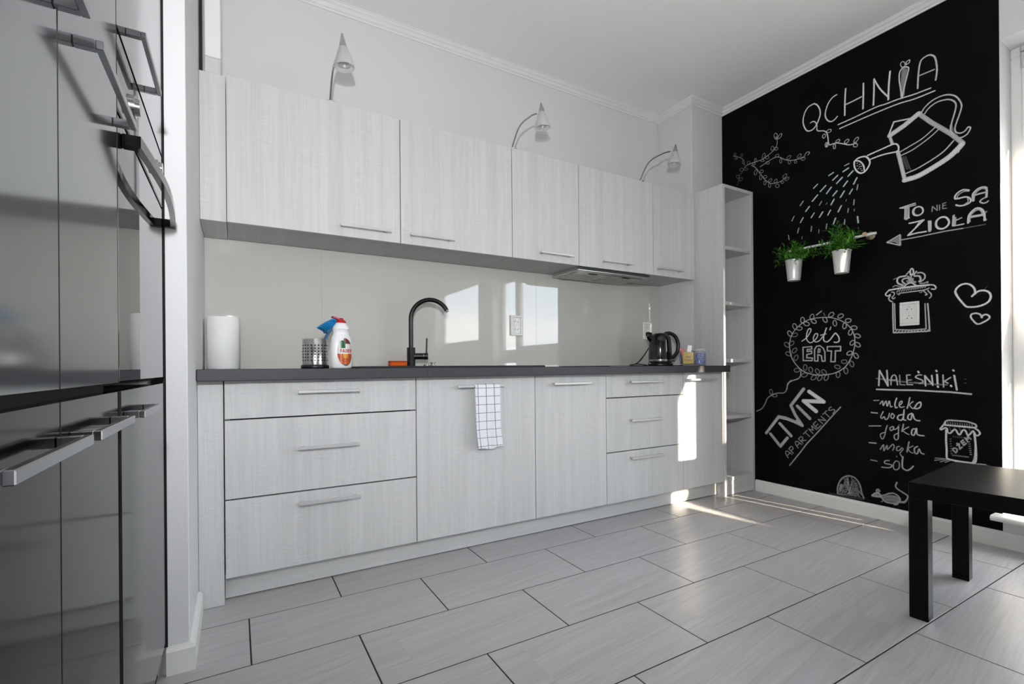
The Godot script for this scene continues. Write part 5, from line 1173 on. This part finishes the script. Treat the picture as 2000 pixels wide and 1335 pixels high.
	[6,62,1,0,1349,407,1338,402,1336,384,1349,386,1358,400,1364,393,1351,370,1360,353], [7,65,1,0,1390,436,1381,382], [6,62,1,0,1407,417,1386,399,1398,382,1407,381], 
	[7,66,1,0,1426,417,1413,405,1415,382,1425,381,1432,405,1440,386,1452,382], [7,60,0,0,1217,314,1246,312], [7,65,1,0,1302,324,1284,320,1283,306,1313,303,1308,289,1288,284,1268,283], 
	[6,62,1,0,1333,328,1322,310,1322,286,1333,280,1346,293,1346,322,1333,328], [6,50,0,0,1334,353,1337,349], [8,68,1,0,1363,354,1360,317,1363,294,1381,286,1396,297,1407,312], 
	[8,75,1,0,1535,538,1537,553,1549,562,1581,563,1617,562,1644,554,1651,547,1646,537,1599,537,1562,538,1535,538], [9,82,0,0,1537,538,1599,537,1644,536], [4,50,0,0,1547,553,1550,540], [4,50,0,0,1556,553,1559,540], 
	[4,50,0,0,1565,553,1568,539], [4,50,0,0,1574,552,1577,539], [4,50,0,0,1583,552,1585,539], [4,50,0,0,1592,552,1594,539], [4,50,0,0,1600,552,1603,539], [4,50,0,0,1609,552,1612,539], [4,50,0,0,1618,552,1620,539], 
	[4,50,0,0,1626,552,1629,539], [4,50,0,0,1635,552,1638,539], 
	[8,80,1,0,1537,548,1524,527,1518,517,1523,514,1537,524,1545,519,1546,505,1556,500,1569,517,1577,518,1586,500,1593,498,1602,518,1612,519,1620,499,1628,502,1637,517,1642,518,1649,502,1656,500,1664,509,1660,522,1647,533], 
	[4,35,0,0,1554,528,1559,511], [4,35,0,0,1572,530,1577,513], [4,35,0,0,1590,532,1594,515], [4,35,0,0,1607,533,1612,517], [4,35,0,0,1624,535,1629,519], 
	[9,82,1,0,1541,514,1540,465,1542,416,1542,382,1549,372,1579,368,1616,367,1638,368,1648,377,1650,420,1647,479,1644,511], [7,75,1,0,1648,455,1645,396,1638,371], [5,60,0,0,1497,369,1523,371,1546,371], [5,60,0,0,1495,357,1532,368], 
	[5,60,0,0,1517,353,1546,368], [5,60,0,0,1536,354,1557,367], [6,65,0,0,1555,346,1578,363], [6,65,0,0,1587,356,1600,362], [6,60,0,0,1616,359,1623,362], [7,60,0,0,1641,356,1646,363], [6,65,0,0,1634,364,1669,367,1683,367], 
	[5,45,0,0,1683,367,1703,361], [5,55,0,0,1673,358,1679,366], [7,66,1,0,1576,407,1565,422,1572,429,1580,426,1581,415,1576,407], [7,66,0,0,1581,443,1589,453,1591,427,1600,438], [7,66,0,0,1581,452,1582,454], 
	[7,66,0,0,1604,473,1596,463,1606,447,1615,458], [7,66,0,0,1601,455,1608,464], [7,66,0,0,1621,466,1611,483,1622,479,1620,495,1632,480], [4,35,0,0,1567,487,1568,481], [4,35,0,0,1575,487,1576,481], [4,35,0,0,1583,487,1584,481], 
	[4,35,0,0,1591,487,1591,481], [4,35,0,0,1598,487,1599,481], [4,35,0,0,1606,486,1607,481], [4,35,0,0,1613,486,1614,481], [4,35,0,0,1621,486,1622,481], [4,50,0,0,1554,470,1559,472], [4,50,0,0,1555,459,1559,461], 
	[4,50,0,0,1555,447,1560,449], [4,50,0,0,1556,436,1561,437], [4,50,0,0,1557,424,1561,426], [4,50,0,0,1557,412,1562,414], [4,50,0,0,1558,401,1563,403], [5,55,0,0,1623,466,1628,467], [5,55,0,0,1624,456,1629,457], 
	[5,55,0,0,1625,446,1630,447], [5,55,0,0,1626,436,1631,437], [5,55,0,0,1627,427,1632,427], [5,55,0,0,1628,417,1633,418], [5,55,0,0,1629,407,1634,408], [5,50,0,0,1563,395,1567,392], [5,50,0,0,1571,395,1575,392], 
	[5,50,0,0,1579,395,1583,392], [5,50,0,0,1587,395,1591,392], [5,50,0,0,1595,395,1599,392], [5,50,0,0,1604,395,1607,392], [5,50,0,0,1611,395,1615,392], [5,50,0,0,1619,395,1623,392], 
	[9,55,1,0,1047,91,1047,126,1060,166,1079,191,1106,205,1134,201,1155,180,1166,151,1170,126,1181,95], [5,24,0,0,1123,107,1118,131], [9,24,0,0,1118,196,1130,179], [5,36,0,0,1111,134,1097,160], [7,46,0,0,1057,123,1071,149], 
	[9,36,0,0,1082,184,1097,159], [5,34,0,0,1130,143,1119,160], [7,36,0,0,1047,116,1067,94], [7,46,0,0,1089,183,1104,185], [5,36,0,0,1104,150,1089,162], [9,34,0,0,1155,116,1146,111], [9,24,0,0,1140,183,1128,187], 
	[9,46,0,0,1099,152,1093,132], [7,36,0,0,1107,172,1090,201], [7,36,0,0,1081,139,1069,149], [9,46,0,0,1105,130,1113,103], [9,36,0,0,1095,136,1087,148], [9,34,0,0,1120,200,1125,178], [7,24,0,0,1145,134,1130,140], 
	[7,46,0,0,1101,148,1099,157], [5,36,0,0,1106,175,1093,142], [5,44,0,0,1152,135,1156,102], [7,58,0,0,1105,153,1098,186], [7,36,0,0,1070,131,1091,137], [5,46,0,0,1112,106,1109,124], [5,36,0,0,1113,105,1102,122], 
	[9,46,0,0,1119,161,1111,130], [9,44,0,0,1137,131,1156,124], [5,44,0,0,1143,125,1140,93], [9,34,0,0,1124,172,1136,164], [7,34,0,0,1140,148,1152,163], [7,24,0,0,1150,129,1169,121], [5,36,0,0,1078,109,1098,101], 
	[5,46,0,0,1087,146,1086,152], [5,46,0,0,1094,126,1079,115], [5,24,0,0,1126,169,1121,189], [9,34,0,0,1138,139,1152,137], [7,58,0,0,1106,108,1115,139], [5,58,0,0,1104,140,1098,119], [7,34,0,0,1136,164,1118,126], 
	[5,34,0,0,1153,169,1149,150], [7,34,0,0,1152,119,1165,132], [9,36,0,0,1072,144,1053,111], [7,24,0,0,1139,183,1135,161], [7,46,0,0,1093,111,1078,108], [5,46,0,0,1096,168,1106,207], [9,36,0,0,1098,161,1107,165], 
	[5,44,0,0,1147,173,1141,153], [9,46,0,0,1089,174,1080,142], [7,34,0,0,1131,177,1143,171], [7,24,0,0,1154,145,1148,132], [5,34,0,0,1121,95,1134,122], [9,46,0,0,1097,136,1103,167], [5,46,0,0,1081,94,1087,109], 
	[5,46,0,0,1089,145,1100,178], [5,24,0,0,1145,139,1144,134], [7,44,0,0,1132,123,1148,147], [9,46,0,0,1057,116,1074,139], [7,44,0,0,1128,138,1138,137], [7,46,0,0,1076,123,1071,99], [9,58,0,0,1116,110,1102,104], 
	[9,36,0,0,1086,153,1105,147], [7,44,0,0,1150,137,1170,111], [9,46,0,0,1061,119,1060,108], [5,36,0,0,1096,112,1085,125], [7,44,0,0,1119,176,1124,161], [5,34,0,0,1129,98,1140,107], [9,44,0,0,1110,97,1131,117], 
	[9,44,0,0,1127,105,1124,131], [9,24,0,0,1150,132,1129,99], [5,46,0,0,1119,142,1110,140], [7,34,0,0,1152,148,1153,146], [5,44,0,0,1127,134,1124,167], [5,44,0,0,1145,158,1128,183], [7,24,0,0,1139,156,1138,140], 
	[7,46,0,0,1050,94,1069,88], [7,58,0,0,1060,117,1064,147], [9,24,0,0,1125,165,1142,162], [9,34,0,0,1134,148,1147,144], [5,46,0,0,1073,127,1054,143], [5,46,0,0,1083,166,1088,165], [5,44,0,0,1117,120,1117,96], 
	[9,24,0,0,1156,117,1149,108], [5,24,0,0,1122,166,1138,146], [5,58,0,0,1065,109,1071,146], [9,44,0,0,1159,98,1147,113], [5,34,0,0,1126,188,1141,181], [7,44,0,0,1150,138,1132,134], [5,46,0,0,1108,155,1096,138], 
	[7,34,0,0,1139,160,1136,125], [7,36,0,0,1056,114,1051,94], [9,44,0,0,1120,124,1116,115], [9,24,0,0,1160,156,1143,117], [7,44,0,0,1123,117,1141,108], [5,36,0,0,1085,150,1063,140], [7,34,0,0,1154,134,1137,109], 
	[14,22,0,0,1002,81,1076,81,1179,92], [7,20,0,0,1002,72,1076,76,1179,86], [7,45,0,0,1052,89,1105,96,1147,100], [9,65,1,0,1222,121,1239,136,1254,137,1265,122,1250,119,1222,117], 
	[9,55,1,0,1256,153,1254,147,1250,143,1246,143,1243,147,1243,152,1246,157,1250,159,1254,157,1256,153], [14,50,0,0,1244,150,1255,152], [14,55,0,0,1237,126,1259,126], 
	[8,62,1,0,1263,127,1280,135,1301,148,1322,153,1340,144,1350,125,1338,105,1311,98,1280,101,1263,127], [9,45,0,0,1269,113,1280,101], [9,45,0,0,1278,117,1289,102], [9,45,0,0,1286,121,1298,103], [9,45,0,0,1295,125,1306,105], 
	[9,45,0,0,1303,136,1315,106], [9,45,0,0,1312,135,1324,107], [9,45,0,0,1320,134,1332,109], [9,45,0,0,1328,133,1341,110], [9,45,0,0,1336,132,1349,111], [14,52,1,0,1269,116,1301,133,1332,135,1342,120], 
	[14,52,1,0,1280,106,1307,117,1338,112], [7,50,1,0,1276,120,1301,135,1326,136], [7,50,1,0,1286,112,1311,125,1342,120], [8,62,1,0,1342,115,1366,119,1380,137,1382,154,1363,166,1339,180,1330,193,1336,214], 
	[7,50,1,0,1346,111,1368,114,1380,132], [7,50,0,0,1265,95,1273,104], [9,55,0,0,1324,94,1338,99], [7,50,0,0,1328,102,1330,94], 
]
